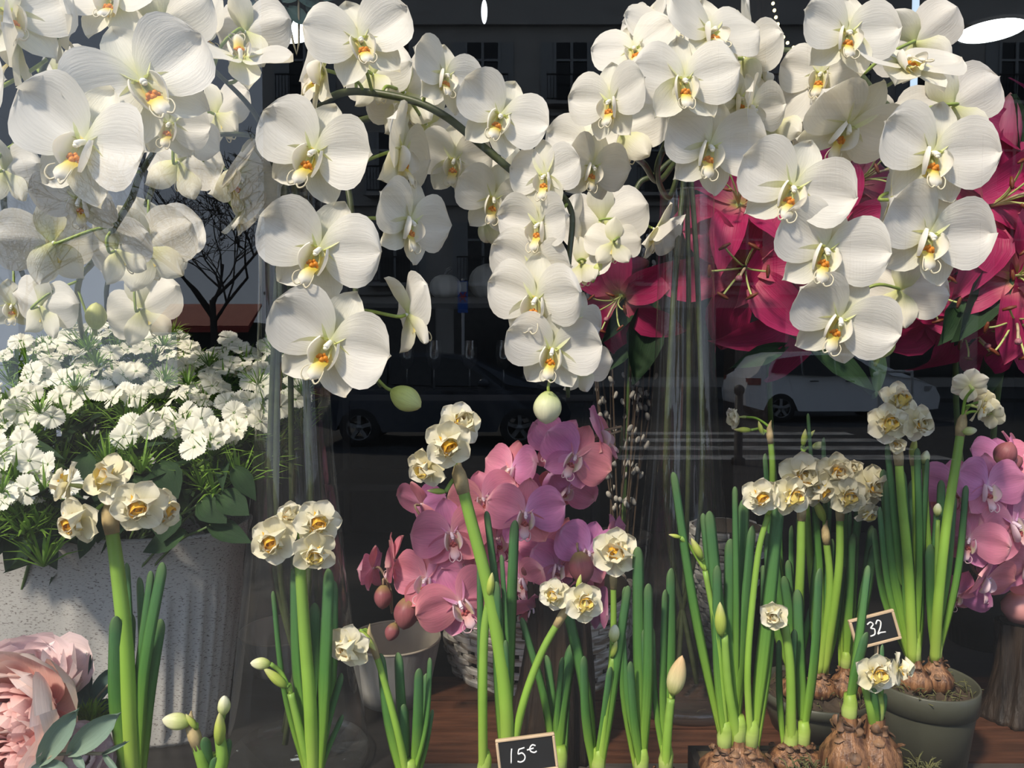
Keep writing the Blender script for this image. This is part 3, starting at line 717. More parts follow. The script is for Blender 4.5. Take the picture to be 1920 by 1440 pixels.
def narcissus(label, bases, d, leaves, stems, seed=1, ground=RISER_Z, bulb=.040, sheaths=(), bulb_dy=.0):
    """bases: neck px list of bulbs; leaves: (tipx,tipy,w,basei[,bend[,dd]]); stems: dict(path px, w, flowers, buds, spathe)"""
    rng = random.Random(seed)
    necks = []
    for bx, by in bases:
        p = P(bx, by, d); necks.append(p)
    root = thing('narcissus_plant', Vector((necks[0].x, necks[0].y, ground)), label, 'narcissus')
    for p in necks:
        h = max(.02, (p.z - ground))/1.05
        hx = max(.6, min(1.25, h/bulb))
        sc = Matrix.Diagonal((bulb, bulb, h, 1))
        M = Matrix.Translation((p.x, p.y, ground)) @ Matrix.Rotation(rng.uniform(0, 6), 4, 'Z') @ sc
        bl = ob('bulb', rng.choice(BULBS), root, M)
        ob('papery_skin', rng.choice(SKINS), bl, M)
        top = p + Vector((0, 0, .024))
        b = MB(); b.tube([p - Vector((0, 0, .006)), p + Vector((0, 0, .010)), p + Vector((.001, 0, .016)), top], [.0060, .0064, .0058, .0046], 10)
        ob('sheath', b.mesh('sheath', M_SHEATH, origin=p), root, Matrix.Translation(p))
    for lf in leaves:
        tx, ty, w, bi = lf[:4]; bend = lf[4] if len(lf) > 4 else 0; dd = lf[5] if len(lf) > 5 else rng.uniform(-.018, .018)
        tip = P(tx, ty, d + dd); base = necks[bi] + Vector((rng.uniform(-.004, .004), rng.uniform(-.004, .004), -.005))
        mid = base.lerp(tip, .5) + Vector((bend*d/FPX, 0, 0))
        pth = smooth_path([base, mid, tip], 9)
        fc = Vector((rng.uniform(-.55, .55), -1, 0)).normalized()
        ob('leaf', blade([q - base for q in pth], w*d/FPX, face=fc), root, Matrix.Translation(base))
    for st in stems:
        dd = st.get('dd', -.008)
        pth = [P(x, y, d + dd) for x, y in st['path']]
        if st.get('to', 0) is not None: pth.append(necks[st.get('to', 0)] + Vector((rng.uniform(-.003, .003), 0, -.004)))
        sp = smooth_path(pth, 7); tip = sp[0]; n = len(sp); rr = st['w']*d/FPX*.5
        sp = sp[::-1]
        b = MB(); b.tube([q - tip for q in sp], [rr*(1.1 - .25*i/n) for i in range(n)], 9)
        ob('stem', b.mesh('stem', M_NSTEM), root, Matrix.Translation(tip))
        dv = (sp[-1] - sp[-3]).normalized()
        if st.get('spathe', True):
            b = MB(); k = [Vector((0, 0, 0)) - dv*.014, -dv*.004, dv*.004, dv*.010 + Vector((.001, 0, 0)), dv*.017 + Vector((.004, 0, 0))]
            b.tube(k, [rr*.95, rr*1.12, rr*1.02, rr*.6, rr*.1], 8)
            ob('spathe', b.mesh('spathe', M_SPATHE), root, Matrix.Translation(tip))
        for f in st.get('flowers', ()):
            px, py, w, yaw, pitch, roll = f[:6]; fd = d + dd + (f[6] if len(f) > 6 else -.012); close = f[7] if len(f) > 7 else 0
            pos = P(px, py, fd); s = w*fd/FPX
            z = narc_flower(root, pos, s, yaw, pitch, roll, rng, close)
            a = pos - z*.30*s
            pp = smooth_path([tip, tip + dv*.008, (tip + a)/2 + Vector((0, .004, .008)), a], 4)
            ob('pedicel', MB().tube([q - tip for q in pp], .0017, 6).mesh('pedicel', M_NSTEM), root, Matrix.Translation(tip))
        for bx, by, L, ang, me in st.get('buds', ()):
            pos = P(bx, by, d + dd - .005); l = L*d/FPX; a = math.radians(ang)
            v = Vector((math.sin(a), -.1, math.cos(a))).normalized(); bb = pos - v*l*.5
            ob('bud', me, root, dir_M(bb, v, l, rng.uniform(0, 2)))
            pp = smooth_path([tip, (tip + bb)/2 + Vector((0, .003, .003)), bb], 4)
            ob('pedicel', MB().tube([q - tip for q in pp], .0019, 6).mesh('pedicel', M_NSTEM), root, Matrix.Translation(tip))
    return root

TRAY_Z = 1.078
ta = P(1318, 1440, .64).x; tb = P(1722, 1440, .64).x
t = thing('bulb_tray', (ta, .61, RISER_Z), 'low dark wooden tray holding the bare narcissus bulbs', 'tray')
ob('bed', MB().box((ta + .006, .592, RISER_Z + .003), (tb - .006, .672, TRAY_Z - .002)).mesh('bed', plain('tray_bed', (.07, .055, .03), .9, noise=.5, nscale=60, bump=.5)), t)
for lo, hi in (((ta, .586, RISER_Z), (tb, .592, TRAY_Z)), ((ta, .672, RISER_Z), (tb, .678, TRAY_Z)), ((ta, .592, RISER_Z), (ta + .006, .672, TRAY_Z)), ((tb - .006, .592, RISER_Z), (tb, .672, TRAY_Z))):
    ob('side', MB().box(lo, hi).mesh('side', M_SHELFD), t)
S = lambda path, w, flowers=(), buds=(), **k: dict(path=path, w=w, flowers=flowers, buds=buds, **k)
narcissus('narcissus with five open cream flowers in front of the white ribbed bucket', [(250, 1480)], .60,
    [(305, 1054, 25, 0, -14), (283, 1070, 18, 0, -10), (261, 1082, 20, 0, 8), (237, 1055, 16, 0, 4), (217, 1155, 26, 0, -14), (302, 1160, 24, 0, -6), (246, 1150, 22, 0, -12), (228, 1240, 24, 0, -14)],
    [S([(206, 968), (222, 1080), (238, 1240)], 27, [(205, 897, 98, -12, 18, 0), (262, 948, 104, 14, 0, 20, -.03), (302, 958, 86, 66, 5, 10), (147, 975, 100, -16, -8, 0, -.02), (126, 908, 88, -68, 14, 0)])], 1)
narcissus('short narcissus with two tight white buds beside the ribbed bucket', [(398, 1470)], .585,
    [(384, 1382, 22, 0, -6), (430, 1385, 16, 0, 4), (404, 1420, 20, 0, 0), (372, 1405, 12, 0, -4)],
    [S([(362, 1372), (376, 1415)], 22, (), [(330, 1352, 50, -80, NBUD), (358, 1352, 34, -30, NBUDG)]), S([(411, 1372), (416, 1430)], 22, (), [(420, 1322, 38, 5, NBUD), (412, 1365, 66, 4, NBUDG)], spathe=False)], 2)
narcissus('narcissus with three open cream flowers before the glass vase of orchids', [(588, 1475)], .62,
    [(550, 1065, 26, 0, -14), (616, 1066, 27, 0, 2), (625, 1088, 22, 0, 12), (512, 1108, 11, 0, -14), (641, 1262, 17, 0, -8), (643, 1340, 13, 0, -6), (590, 1130, 26, 0, 2), (570, 1180, 22, 0, -6)],
    [S([(563, 1060), (572, 1200), (582, 1330)], 24, [(515, 1012, 98, -6, 0, 0), (596, 980, 92, 14, 12, 30), (590, 1036, 88, 14, -18, 0, -.03), (546, 968, 60, -10, 35, 0, 0, 25)], spathe=False),
     S([(545, 1300), (562, 1370)], 15, (), [(488, 1244, 36, -85, NBUD), (515, 1270, 56, -45, NBUDG)], spathe=False)], 3)
narcissus('narcissus with one open flower bent sideways before the grey bucket', [(768, 1475)], .63,
    [(713, 1225, 20, 0, -8), (746, 1223, 22, 0, -6), (806, 1233, 13, 0, 12), (786, 1253, 20, 0, 2), (801, 1262, 24, 0, 8), (811, 1330, 10, 0, 4), (735, 1326, 13, 0, -4), (757, 1320, 22, 0, 0)],
    [S([(697, 1205), (716, 1262), (745, 1370)], 13, [(655, 1212, 88, -14, -4, 10)], [(690, 1202, 46, 140, NBUDG)])], 4)
narcissus('tallest narcissus, flowers overlapping the pink orchids, behind the 15€ sign', [(955, 1458), (908, 1458)], .645,
    [(966, 975, 24, 0, 0), (912, 958, 15, 0, 6), (940, 1040, 12, 0, 4), (900, 1060, 14, 1, 0), (948, 1200, 12, 0, 0), (930, 1090, 20, 0, -4)],
    [S([(862, 895), (880, 965), (912, 1090), (938, 1230), (950, 1350)], 25, [(840, 832, 96, 6, -4, 0, -.03), (862, 795, 90, 26, 20, 20), (800, 878, 84, -28, -18, 0)], [(818, 921, 34, -85, NBUDG)]),
     S([(918, 1118), (908, 1190), (905, 1320)], 17, (), [(920, 1095, 46, 8, NBUDG)], to=1, spathe=False),
     S([(1058, 1148), (1015, 1225), (978, 1330)], 15, [(1040, 1115, 66, -24, 4, 0), (1094, 1130, 80, 8, 6, 0, -.025)], [(1086, 1092, 32, 10, NBUDG)])], 5)
narcissus('small narcissus of leaves only beside the 15€ sign', [(1050, 1448)], .66,
    [(1075, 1205, 27, 0, -6), (1024, 1228, 20, 0, 0), (1055, 1232, 14, 0, -4), (978, 1158, 15, 0, 10), (1062, 1300, 18, 0, 0)], [], 6)
narcissus('narcissus with one flower held upright in front of the pink orchids and basket', [(1122, 1452)], .655,
    [(1060, 1130, 22, 0, 10), (1178, 1098, 18, 0, 0), (1145, 1250, 16, 0, 2), (1095, 1230, 20, 0, -6)],
    [S([(1150, 1075), (1150, 1190), (1140, 1320)], 13, [(1153, 1035, 94, 2, 8, 0)], dd=.0), S([(1150, 1232), (1138, 1310)], 15, (), [(1152, 1187, 34, 5, NBUD), (1152, 1216, 34, 15, NBUDG)], spathe=False)], 7)
narcissus('narcissus clump with a single tan bud leaning beside its leaves', [(1202, 1452), (1248, 1446)], .65,
    [(1196, 1025, 24, 0, -2), (1216, 1094, 20, 0, 6), (1259, 1065, 24, 1, 6), (1248, 1105, 17, 1, -4), (1224, 1178, 14, 1, -8), (1166, 1178, 15, 0, -10), (1172, 1100, 12, 0, -16), (1208, 1180, 14, 0, 4), (1182, 1240, 18, 0, -4)],
    [S([(1258, 1310), (1252, 1370)], 17, (), [(1270, 1265, 78, 12, NBUDT)], to=1, spathe=False)], 8)
narcissus('large narcissus clump with green spear bud, tightly wrapped at the neck', [(1358, 1402), (1384, 1392), (1408, 1400)], .64,
    [(1262, 885, 18, 0, -8), (1274, 965, 15, 0, -4), (1330, 958, 24, 1, -4), (1318, 962, 16, 0, 4), (1396, 935, 28, 1, 4), (1462, 930, 26, 2, 2), (1378, 912, 13, 1, 2), (1440, 1000, 18, 2, 14), (1412, 985, 24, 1, 0), (1345, 1060, 20, 0, -6), (1432, 1060, 14, 2, 10), (1370, 1010, 26, 1, -4)],
    [S([(1322, 1070), (1345, 1200)], 12, (), [(1306, 1028, 46, -28, NBUDG), (1265, 1005, 24, -75, NBUDG)], spathe=False), S([(1358, 1190), (1366, 1290)], 16, (), [(1351, 1160, 66, -4, NBUDG)], to=1, spathe=False),
     S([(1440, 965), (1420, 1050), (1402, 1250)], 12, [(1426, 930, 74, -12, 0, 0), (1482, 930, 80, 16, 0, 10)], to=2, spathe=False)], 9, ground=TRAY_Z)
narcissus('narcissus with one small half open flower turned to its neighbour clump', [(1482, 1410), (1505, 1402)], .66,
    [(1495, 1105, 23, 1, -2), (1538, 1065, 25, 1, 8), (1461, 1200, 14, 0, -4), (1490, 1180, 16, 0, 0)],
    [S([(1472, 1172), (1482, 1260)], 17, [(1451, 1153, 58, -22, 2, 0, -.012, 18)], spathe=False)], 10, ground=TRAY_Z)
narcissus('low narcissus on two mossy bare bulbs with two open flowers', [(1592, 1352), (1642, 1355)], .632,
    [(1626, 1185, 25, 0, -4), (1628, 1060, 16, 0, 2, .02), (1655, 1208, 15, 1, 2), (1660, 1300, 11, 1, 4), (1638, 1290, 14, 1, 0)],
    [S([(1622, 1288), (1632, 1330)], 15, [(1641, 1262, 80, 2, 4, 0), (1686, 1254, 66, 52, 6, 0, -.004)], to=1, spathe=False)], 11, bulb=.046, ground=TRAY_Z)

# pots behind, with planted narcissi
def plastic_pot(px, py, d, rad, h, label, seed):
    c = P(px, py, d); zt = c.z; base = Vector((c.x, c.y, BOARD_Z))
    h = zt - BOARD_Z
    t = thing('flower_pot', base, label, 'pot')
    ob('body', MB().lathe([(.001, .001), (rad*.76, .001), (rad*.93, h*.72), (rad*.93, h*.74), (rad*.985, h*.75), (rad*1.0, h*.985), (rad*.975, h), (rad*.95, h*.98), (rad*.9, h*.7), (rad*.75, .01)], 48).mesh('body', M_POT), t, Matrix.Translation(base))
    r = random.Random(seed); b = MB(); n, k = 28, 6; V = [(0, 0, h*.86)]; F = []
    for i in range(1, k+1):
        for j in range(n):
            a = 2*math.pi*j/n; V.append((rad*.93*i/k*math.cos(a), rad*.93*i/k*math.sin(a), h*.84 + r.uniform(-.006, .008)))
    for j in range(n): F.append((0, 1+j, 1+(j+1)%n))
    for i in range(k-1):
        for j in range(n): F.append((1+i*n+j, 1+(i+1)*n+j, 1+(i+1)*n+(j+1)%n, 1+i*n+(j+1)%n))
    b.add(V, F, smooth=False); ob('soil', b.mesh('soil', M_SOIL), t, Matrix.Translation(base))
    b = MB()
    for i in range(90):
        a = r.uniform(0, 6.28); q = rad*.9*math.sqrt(r.random()); p = Vector((q*math.cos(a), q*math.sin(a), h*.85 + .004))
        e = p + Vector((r.uniform(-.014, .014), r.uniform(-.014, .014), r.uniform(.002, .014)))
        b.tube([p, (p+e)/2 + Vector((0, 0, .003)), e], .0006, 4)
    ob('moss', b.mesh('moss', M_MOSS), t, Matrix.Translation(base))['kind'] = 'stuff'
    return base, base.z + h*.84
M_POT = plain('olive_plastic', (.075, .078, .058), .42, noise=.12, nscale=30)
M_SOIL = plain('soil', (.06, .04, .025), .9, noise=.5, nscale=60, bump=.5)
M_MOSS = plain('dry_moss', (.13, .13, .045), .8, noise=.5, nscale=60)
_, g1 = plastic_pot(1528, 1288, .955, .070, .2, 'wide olive plastic pot with bulbs in bark mulch', 1)
_, g2 = plastic_pot(1732, 1272, .86, .0575, .2, 'olive plastic pot holding two brown narcissus bulbs', 2)
narcissus('potted narcissus with a crowd of open cream flowers, in the wide olive pot', [(1490, 1268), (1540, 1262), (1585, 1255)], .945,
    [(1450, 1010, 18, 0, -4), (1478, 1050, 16, 0, 0), (1500, 960, 18, 0, 4), (1520, 850, 14, 1, 6), (1545, 820, 14, 1, 8), (1575, 985, 20, 2, 2), (1600, 1000, 18, 2, 0), (1540, 1000, 20, 1, -10), (1560, 1010, 18, 1, 0), (1640, 1020, 18, 2, 6), (1628, 1060, 14, 2, 0), (1585, 900, 16, 2, 0), (1430, 1060, 16, 0, -6), (1525, 1130, 18, 0, 0), (1515, 775, 8, 1, 4), (1610, 940, 16, 2, 0), (1470, 1080, 20, 0, 2), (1580, 1060, 20, 1, 4), (1555, 930, 16, 1, 0, .03), (1595, 960, 18, 2, 0, .03), (1620, 900, 16, 2, -4, .03), (1485, 985, 16, 0, 0, .03), (1460, 900, 14, 0, -6, .03), (1530, 940, 18, 1, -4, .03), (1435, 850, 16, 0, -8, .02), (1635, 985, 16, 2, 4, .04)],
    [S([(1503, 955), (1500, 1080)], 16, [(1506, 893, 96, -4, 6, 0), (1533, 918, 76, 20, -10, 0), (1478, 925, 72, 0, -10, 0)], dd=-.03),
     S([(1575, 955), (1572, 1080)], 15, [(1566, 884, 76, 10, 6, 0), (1588, 930, 76, -4, -6, 0, -.02), (1636, 912, 84, 6, 2, 0), (1625, 962, 52, 20, -30, 0, -.02), (1603, 880, 44, -40, 20, 0, .01, 40)], [(1650, 900, 26, 80, NBUD)], to=1, dd=-.03),
     S([(1443, 812), (1448, 870), (1452, 1000)], 12, [(1384, 782, 52, -80, 0, 0, .0, 35)], [(1392, 806, 34, -88, NBUDG), (1426, 802, 28, -20, NBUDG)], dd=.02),
     S([(1505, 850), (1512, 960)], 14, [], [(1508, 820, 34, 5, NBUDG), (1520, 815, 24, 40, NBUDG), (1535, 835, 24, 70, NBUD)], to=1, dd=.03, spathe=False),
     S([(1548, 1000), (1556, 1110)], 14, [], [(1536, 955, 50, -25, NBUDG)], to=1, dd=-.02)], 12, ground=g1, bulb=.042)
narcissus('potted narcissus with blooms seen from behind on the tallest stem, olive pot', [(1715, 1240), (1755, 1236)], .865,
    [(1740, 860, 14, 0, 2), (1720, 840, 14, 0, 6), (1690, 880, 18, 0, 0), (1665, 830, 20, 0, 0), (1770, 1000, 20, 1, 0), (1790, 930, 14, 1, 8), (1812, 910, 14, 1, 12), (1700, 960, 22, 0, -6), (1680, 990, 22, 0, -10), (1740, 960, 18, 0, 0), (1758, 950, 14, 1, -4), (1725, 1010, 24, 0, 0), (1665, 900, 22, 0, -14), (1650, 950, 18, 0, -12), (1765, 900, 16, 1, 2), (1745, 1020, 26, 1, 0), (1640, 990, 20, 0, -16, .03), (1656, 880, 18, 0, -12, .03), (1672, 940, 22, 0, -10, .03), (1710, 900, 18, 0, 0, .03), (1690, 1010, 24, 0, -4, .03), (1648, 1040, 20, 0, -10, .035), (1730, 920, 18, 1, -4, .03), (1780, 960, 18, 1, 4, .03)],
    [S([(1803, 795), (1795, 850), (1775, 980), (1760, 1120)], 17, [(1818, 722, 66, 165, 20, 0, -.01), (1838, 766, 56, 60, -20, 0), (1860, 775, 58, 110, 0, 0), (1846, 750, 44, 130, 10, 0, .01)], [(1818, 808, 26, 80, NBUD)], to=1, dd=-.02),
     S([(1684, 850), (1690, 930), (1704, 1080)], 17, [(1683, 752, 78, 10, 22, 0, .0), (1664, 794, 80, -8, 0, 0, -.02), (1720, 793, 74, 12, -2, 0, -.02), (1680, 832, 42, -10, -10, 0, -.01, 40)], dd=-.01),
     S([(1712, 850), (1718, 950)], 14, [], [(1713, 838, 40, 5, NBUDG)], dd=.0),
     S([(1758, 975), (1757, 1100)], 10, [], [(1758, 955, 24, 0, NBUD)], to=1, dd=-.01, spathe=False),
     S([(1733, 870), (1738, 980)], 11, [], [(1735, 857, 26, 10, NBUD)], to=1, dd=.0, spathe=False)], 13, ground=g2, bulb=.040)
# moss under the bare bulbs
b = MB(); r = random.Random(8)
mc = P(1618, 1436, .632)
for i in range(700):
    a = r.uniform(3.0, 6.5); q = r.uniform(.036, .056); p = Vector((q*math.cos(a)*1.2, q*math.sin(a)*.62, r.uniform(0, .024)*(1 - (q - .036)/.03)))
    e = p + Vector((r.uniform(-.012, .012), r.uniform(-.012, .012), r.uniform(-.002, .010)))
    b.tube([p, (p+e)/2 + Vector((0, 0, .004)), e], .0006, 4)
tag(ob('moss_clump', b.mesh('moss_clump', M_MOSS), None, Matrix.Translation((mc.x, mc.y, TRAY_Z - .002))), 'tangled dry moss round the bare narcissus bulbs', 'moss', None, 'stuff')

# ------------------------------------------------------------------ white ribbed bucket with sweet williams
def bucket_mat():
    m, nd, lk, b = new_mat('whitewashed_zinc')
    co = nd.new('ShaderNodeTexCoord'); mp = nd.new('ShaderNodeMapping'); mp.inputs['Scale'].default_value = (60, 60, 160)
    lk.new(co.outputs['Object'], mp.inputs[0])
    n = nd.new('ShaderNodeTexNoise'); n.inputs['Scale'].default_value = 4.5; n.inputs['Detail'].default_value = 3; lk.new(mp.outputs[0], n.inputs['Vector'])
    r = ramp_node(nd, [(.34, (.16, .14, .13)), (.42, (.44, .43, .41)), (1, (.49, .48, .46))]); lk.new(n.outputs['Fac'], r.inputs[0])
    lk.new(r.outputs[0], b.inputs['Base Color']); b.inputs['Roughness'].default_value = .6
    return m
M_BUCKET = bucket_mat()
BK = Vector((-.602, .955, SHELF_Z)); BR = .25; BH = 1.222 - SHELF_Z; BB = .092
def oval(q, a):
    e = .62; c, s = math.cos(a), math.sin(a)
    return (q*math.copysign(abs(c)**e, c), (q - BR + BB)*math.copysign(abs(s)**e, s))
t = thing('flower_bucket', BK, 'long whitewashed ribbed bucket holding the white dianthus', 'bucket')
b = MB(); n = 180; V = []; F = []
lv = [0, .02, .1, .3, .5, .65, .74, .8, .88, .98, 1.0]
for i, u in enumerate(lv):
    for j in range(n):
        a = 2*math.pi*j/n
        rib = (.0045*max(0, math.cos(a*36))**3 + .0025*max(0, math.cos(a*36 + 1.2))**8) * (1 if .02 < u < .7 else (.25 if u < .8 else 0))
        q = BR*(.86 + .14*u) + rib + (.004 if u >= .98 else 0)
        V.append((*oval(q, a), BH*u))
k = len(lv)
for u in (1.0, .5, .05):
    for j in range(n):
        a = 2*math.pi*j/n; q = BR*(.86 + .14*u) - .004
        V.append((*oval(q, a), BH*u))
k += 3
F = [(i*n+j, i*n+(j+1)%n, (i+1)*n+(j+1)%n, (i+1)*n+j) for i in range(k-1) for j in range(n)] + [tuple((k-1)*n + j for j in range(n)), tuple(range(n-1, -1, -1))]
b.add(V, F); ob('wall', b.mesh('wall', M_BUCKET), t, Matrix.Translation(BK))
b = MB(); b.tube([Vector((*oval(BR+.002, a), BH)) for a in np.linspace(0, 2*math.pi, 181)], .0032, 6, cap=False)
ob('rim', b.mesh('rim', M_BUCKET), t, Matrix.Translation(BK))

def fan_petal(seed):
    r = random.Random(seed); V = []; T = []; S = []; nr, na = 6, 15
    ph = r.uniform(0, 6)
    for i in range(nr):
        u = i/(nr-1)
        for j in range(na):
            v = -1 + 2*j/(na-1); a = v*math.radians(30 + 7*min(1, u*1.6))
            R = .5*u*(1 - .10*v*v)
            if i == nr-1: R *= 1 - (.09 if j % 2 else 0) - r.uniform(0, .03)
            z = .05*u - .07*u*u + .03*math.sin(5*v + ph)*u - .025*(1-abs(v))*u
            V.append((R*math.sin(a)*1.08, R*math.cos(a), z)); T.append(u); S.append(v)
    F = [(i*na+j, i*na+j+1, (i+1)*na+j+1, (i+1)*na+j) for i in range(nr-1) for j in range(na-1)]
    return MB().add(V, F, t=T, ss=S).mesh('petal', M_DIAN)
FP = [fan_petal(s) for s in range(4)]
def calyx():
    b = MB(); b.tube([Vector((0, 0, -.62)), Vector((0, 0, -.5)), Vector((0, 0, -.12)), Vector((0, 0, .0)), Vector((0, 0, .03))], [.04, .10, .09, .07, .03], 8, c=(.12, .22, .05))
    b.tube([Vector((0, 0, 0)), Vector((.02, .01, .06)), Vector((.05, .03, .10))], .012, 5, c=(.8, .8, .7)); b.tube([Vector((0, 0, 0)), Vector((-.02, .0, .05)), Vector((-.05, .02, .09))], .012, 5, c=(.8, .8, .7))
    return b.mesh('calyx', M_COL)
CAL = calyx()
def tuft(seed, n=26):
    r = random.Random(seed); b = MB()
    for i in range(n):
        a = r.uniform(0, 6.28); el = r.uniform(.1, 1.3); d = Vector((math.cos(a)*math.cos(el), math.sin(a)*math.cos(el), math.sin(el)))
        L = r.uniform(.6, 1.15); s = d.cross(Vector((0, 0, 1))).normalized()*.035
        p0 = Vector((0, 0, 0)); p1 = d*L*.55 + Vector((0, 0, .05)); p2 = d*L + Vector((0, 0, r.uniform(-.25, .12)))
        th = Vector((0, 0, .012))
        b.add([p0 - s*.6, p0 + s*.6, p1 + s, p1 - s, p1 + th*2, p2], [(0, 1, 2, 4), (0, 4, 3), (4, 2, 5), (3, 4, 5)], t=[0, 0, .5, .5, .5, 1])
    return b.mesh('bract_tuft', M_NEEDLE)
TUFT = [tuft(s) for s in range(4)]
LANCE = dense([(0, .02), (.15, .09), (.4, .15), (.7, .10), (1, 0)], 17)
DLEAF = [petal(1.0, LANCE, 9, 5, lambda u, v, k=k: .18*v*v*(1-u) - (.15 + .22*k)*u*u + .03*math.sin(5*u + k), M_GREEN, 'leaf') for k in range(3)]
heads = [(150, 618, 4), (30, 652, 4), (218, 628, 4), (100, 660, 4), (62, 700, 5), (290, 652, 4), (345, 655, 5), (425, 648, 4), (262, 700, 5), (335, 692, 5), (385, 725, 5), (420, 690, 5), (475, 695, 5), (528, 700, 4),
         (552, 745, 4), (492, 765, 5), (398, 812, 6), (452, 790, 5), (345, 775, 4), (288, 790, 5), (244, 808, 3), (175, 736, 3), (18, 735, 4), (18, 780, 4), (5, 830, 4), (30, 865, 3), (85, 893, 3), (36, 925, 4), (215, 690, 4), (150, 680, 3), (512, 725, 4), (445, 745, 4), (300, 720, 4), (100, 630, 3), (390, 670, 4), (-20, 900, 3), (130, 710, 3), (255, 645, 4), (180, 660, 4), (320, 630, 3), (70, 640, 3), (460, 660, 3), (360, 740, 3), (240, 745, 3), (120, 750, 3), (65, 780, 3), (500, 665, 3)]
rng = random.Random(77)
for hx, hy, nf in heads:
    d = max(.775, 1.14 - (hy - 620)/230*.33)
    c = P(hx, hy, d)
    a = rng.uniform(0, 6.28); q = rng.uniform(.02, .06)
    foot = Vector((BK.x + q*2.6*math.cos(a), BK.y + q*math.sin(a), SHELF_Z + .03))
    row = 'at the back of the bucket' if hy < 665 else ('in the middle of the bucket' if hy < 745 else 'at the front of the bucket')
    root = thing('sweet_william', foot, 'white fringed dianthus head on a leafy green stem ' + row, 'dianthus', 'white dianthus ' + row)
    top = c - Vector((0, 0, .028))
    rimp = Vector((c.x*.55 + BK.x*.45, c.y*.55 + BK.y*.45, SHELF_Z + BH + .01))
    rimp.z = min(rimp.z, top.z - .02)
    pth = smooth_path([top, top.lerp(rimp, .5) + Vector((0, 0, .012)), rimp, foot], 5)
    ob('stem', MB().tube([p - foot for p in pth], .0022, 6).mesh('stem', M_DSTEM), root, Matrix.Translation(foot))
    ob('bract_tuft', rng.choice(TUFT), root, Matrix.Translation(top) @ Matrix.Rotation(rng.uniform(0, 6), 4, 'Z') @ Matrix.Scale(.042, 4))
    for _ in range(3):
        ob('bract_tuft', rng.choice(TUFT), root, Matrix.Translation(top + Vector((rng.uniform(-.03, .03), rng.uniform(-.02, .02), rng.uniform(-.05, -.012)))) @ Matrix.Rotation(rng.uniform(0, 6), 4, 'Z') @ Matrix.Scale(rng.uniform(.04, .058), 4))
    if rng.random() < .35: ob('bract_tuft', rng.choice(TUFT), root, Matrix.Translation(c + Vector((rng.uniform(-.02, .02), -.01, .002))) @ Matrix.Rotation(rng.uniform(0, 6), 4, 'Z') @ Matrix.Scale(.032, 4))
    for i in range(nf):
        ang = 2*math.pi*i/nf + rng.uniform(-.5, .5); rad = rng.uniform(.006, .024) if nf > 1 else 0
        pos = c + Vector((math.cos(ang)*rad*1.2, math.sin(ang)*rad*.9, rng.uniform(-.008, .008) + .4*math.sin(ang)*rad))
        pit = (52 if hy < 700 else 38 if hy < 780 else 26) + rng.uniform(-18, 18)
        yaw = rng.uniform(-40, 40) + 30*math.cos(ang)
        s = rng.uniform(.030, .037)
        M, z = face_M(pos, yaw, pit, rng.uniform(0, 72), s)
        fl = ob('flower', CAL, root, M)
        for kk in range(5):
            ob('petal', rng.choice(FP), fl, M @ Matrix.Rotation(math.radians(72*kk + rng.uniform(-5, 5)), 4, 'Z') @ Matrix.Rotation(math.radians(rng.uniform(-6, 14)), 4, 'X'))
    for i in range(5):
        p = pth[int(len(pth)*rng.uniform(.12, .72))]
        aa = rng.uniform(-2.6, .2) if hy > 680 else rng.uniform(0, 6.28)
        dv = Vector((math.cos(aa), math.sin(aa), rng.uniform(-.5, .6)))
        M = dir_M(p, Vector((-dv.x*.3, -dv.y*.3 - .3, 1)), 1)
        yy = dv.normalized(); zz = (Vector((0, -.4, 1)) - yy*yy.dot(Vector((0, -.4, 1)))).normalized(); xx = yy.cross(zz)
        M = Matrix.Translation(p) @ Matrix((xx, yy, zz)).transposed().to_4x4() @ Matrix.Scale(rng.uniform(.05, .085), 4)
        ob('leaf', rng.choice(DLEAF), root, M)
# long leaves hanging over the rim
root = thing('dianthus_greens', BK + Vector((0, 0, .03)), 'dark lance leaved greenery hanging over the front rim of the bucket', 'greenery')
b = MB()
for px, py, tx, ty, w in ((60, 1000, -5, 1068, 60), (80, 1010, 92, 1052, 40), (180, 985, 142, 1042, 36), (350, 1000, 262, 1028, 46), (395, 985, 465, 1012, 44), (415, 930, 462, 960, 56), (380, 940, 420, 975, 60), (165, 850, 150, 905, 44), (300, 870, 330, 930, 60), (250, 900, 280, 970, 70), (100, 960, 60, 1030, 60), (20, 960, -20, 1040, 60), (440, 880, 470, 920, 40), (200, 940, 170, 1010, 60), (320, 950, 300, 1015, 60)):
    p = P(px, py, .85); e = P(tx, ty, .83); dv = e - p; L = dv.length
    yy = dv.normalized(); zz = Vector((.2, -.9, .5)); zz = (zz - yy*yy.dot(zz)).normalized(); xx = yy.cross(zz)
    ob('leaf', DLEAF[int(tx) % 3], root, Matrix.Translation(p) @ Matrix((xx, yy, zz)).transposed().to_4x4() @ Matrix.Diagonal((w*.0022, L, L, 1)))
    f0 = BK + Vector((0, 0, .03)); q = smooth_path([p, p.lerp(f0, .3) + Vector((0, 0, .03)), f0], 4)
    ob('stem', MB().tube([x - f0 for x in q], .0016, 5).mesh('stem', M_DSTEM), root, Matrix.Translation(f0))

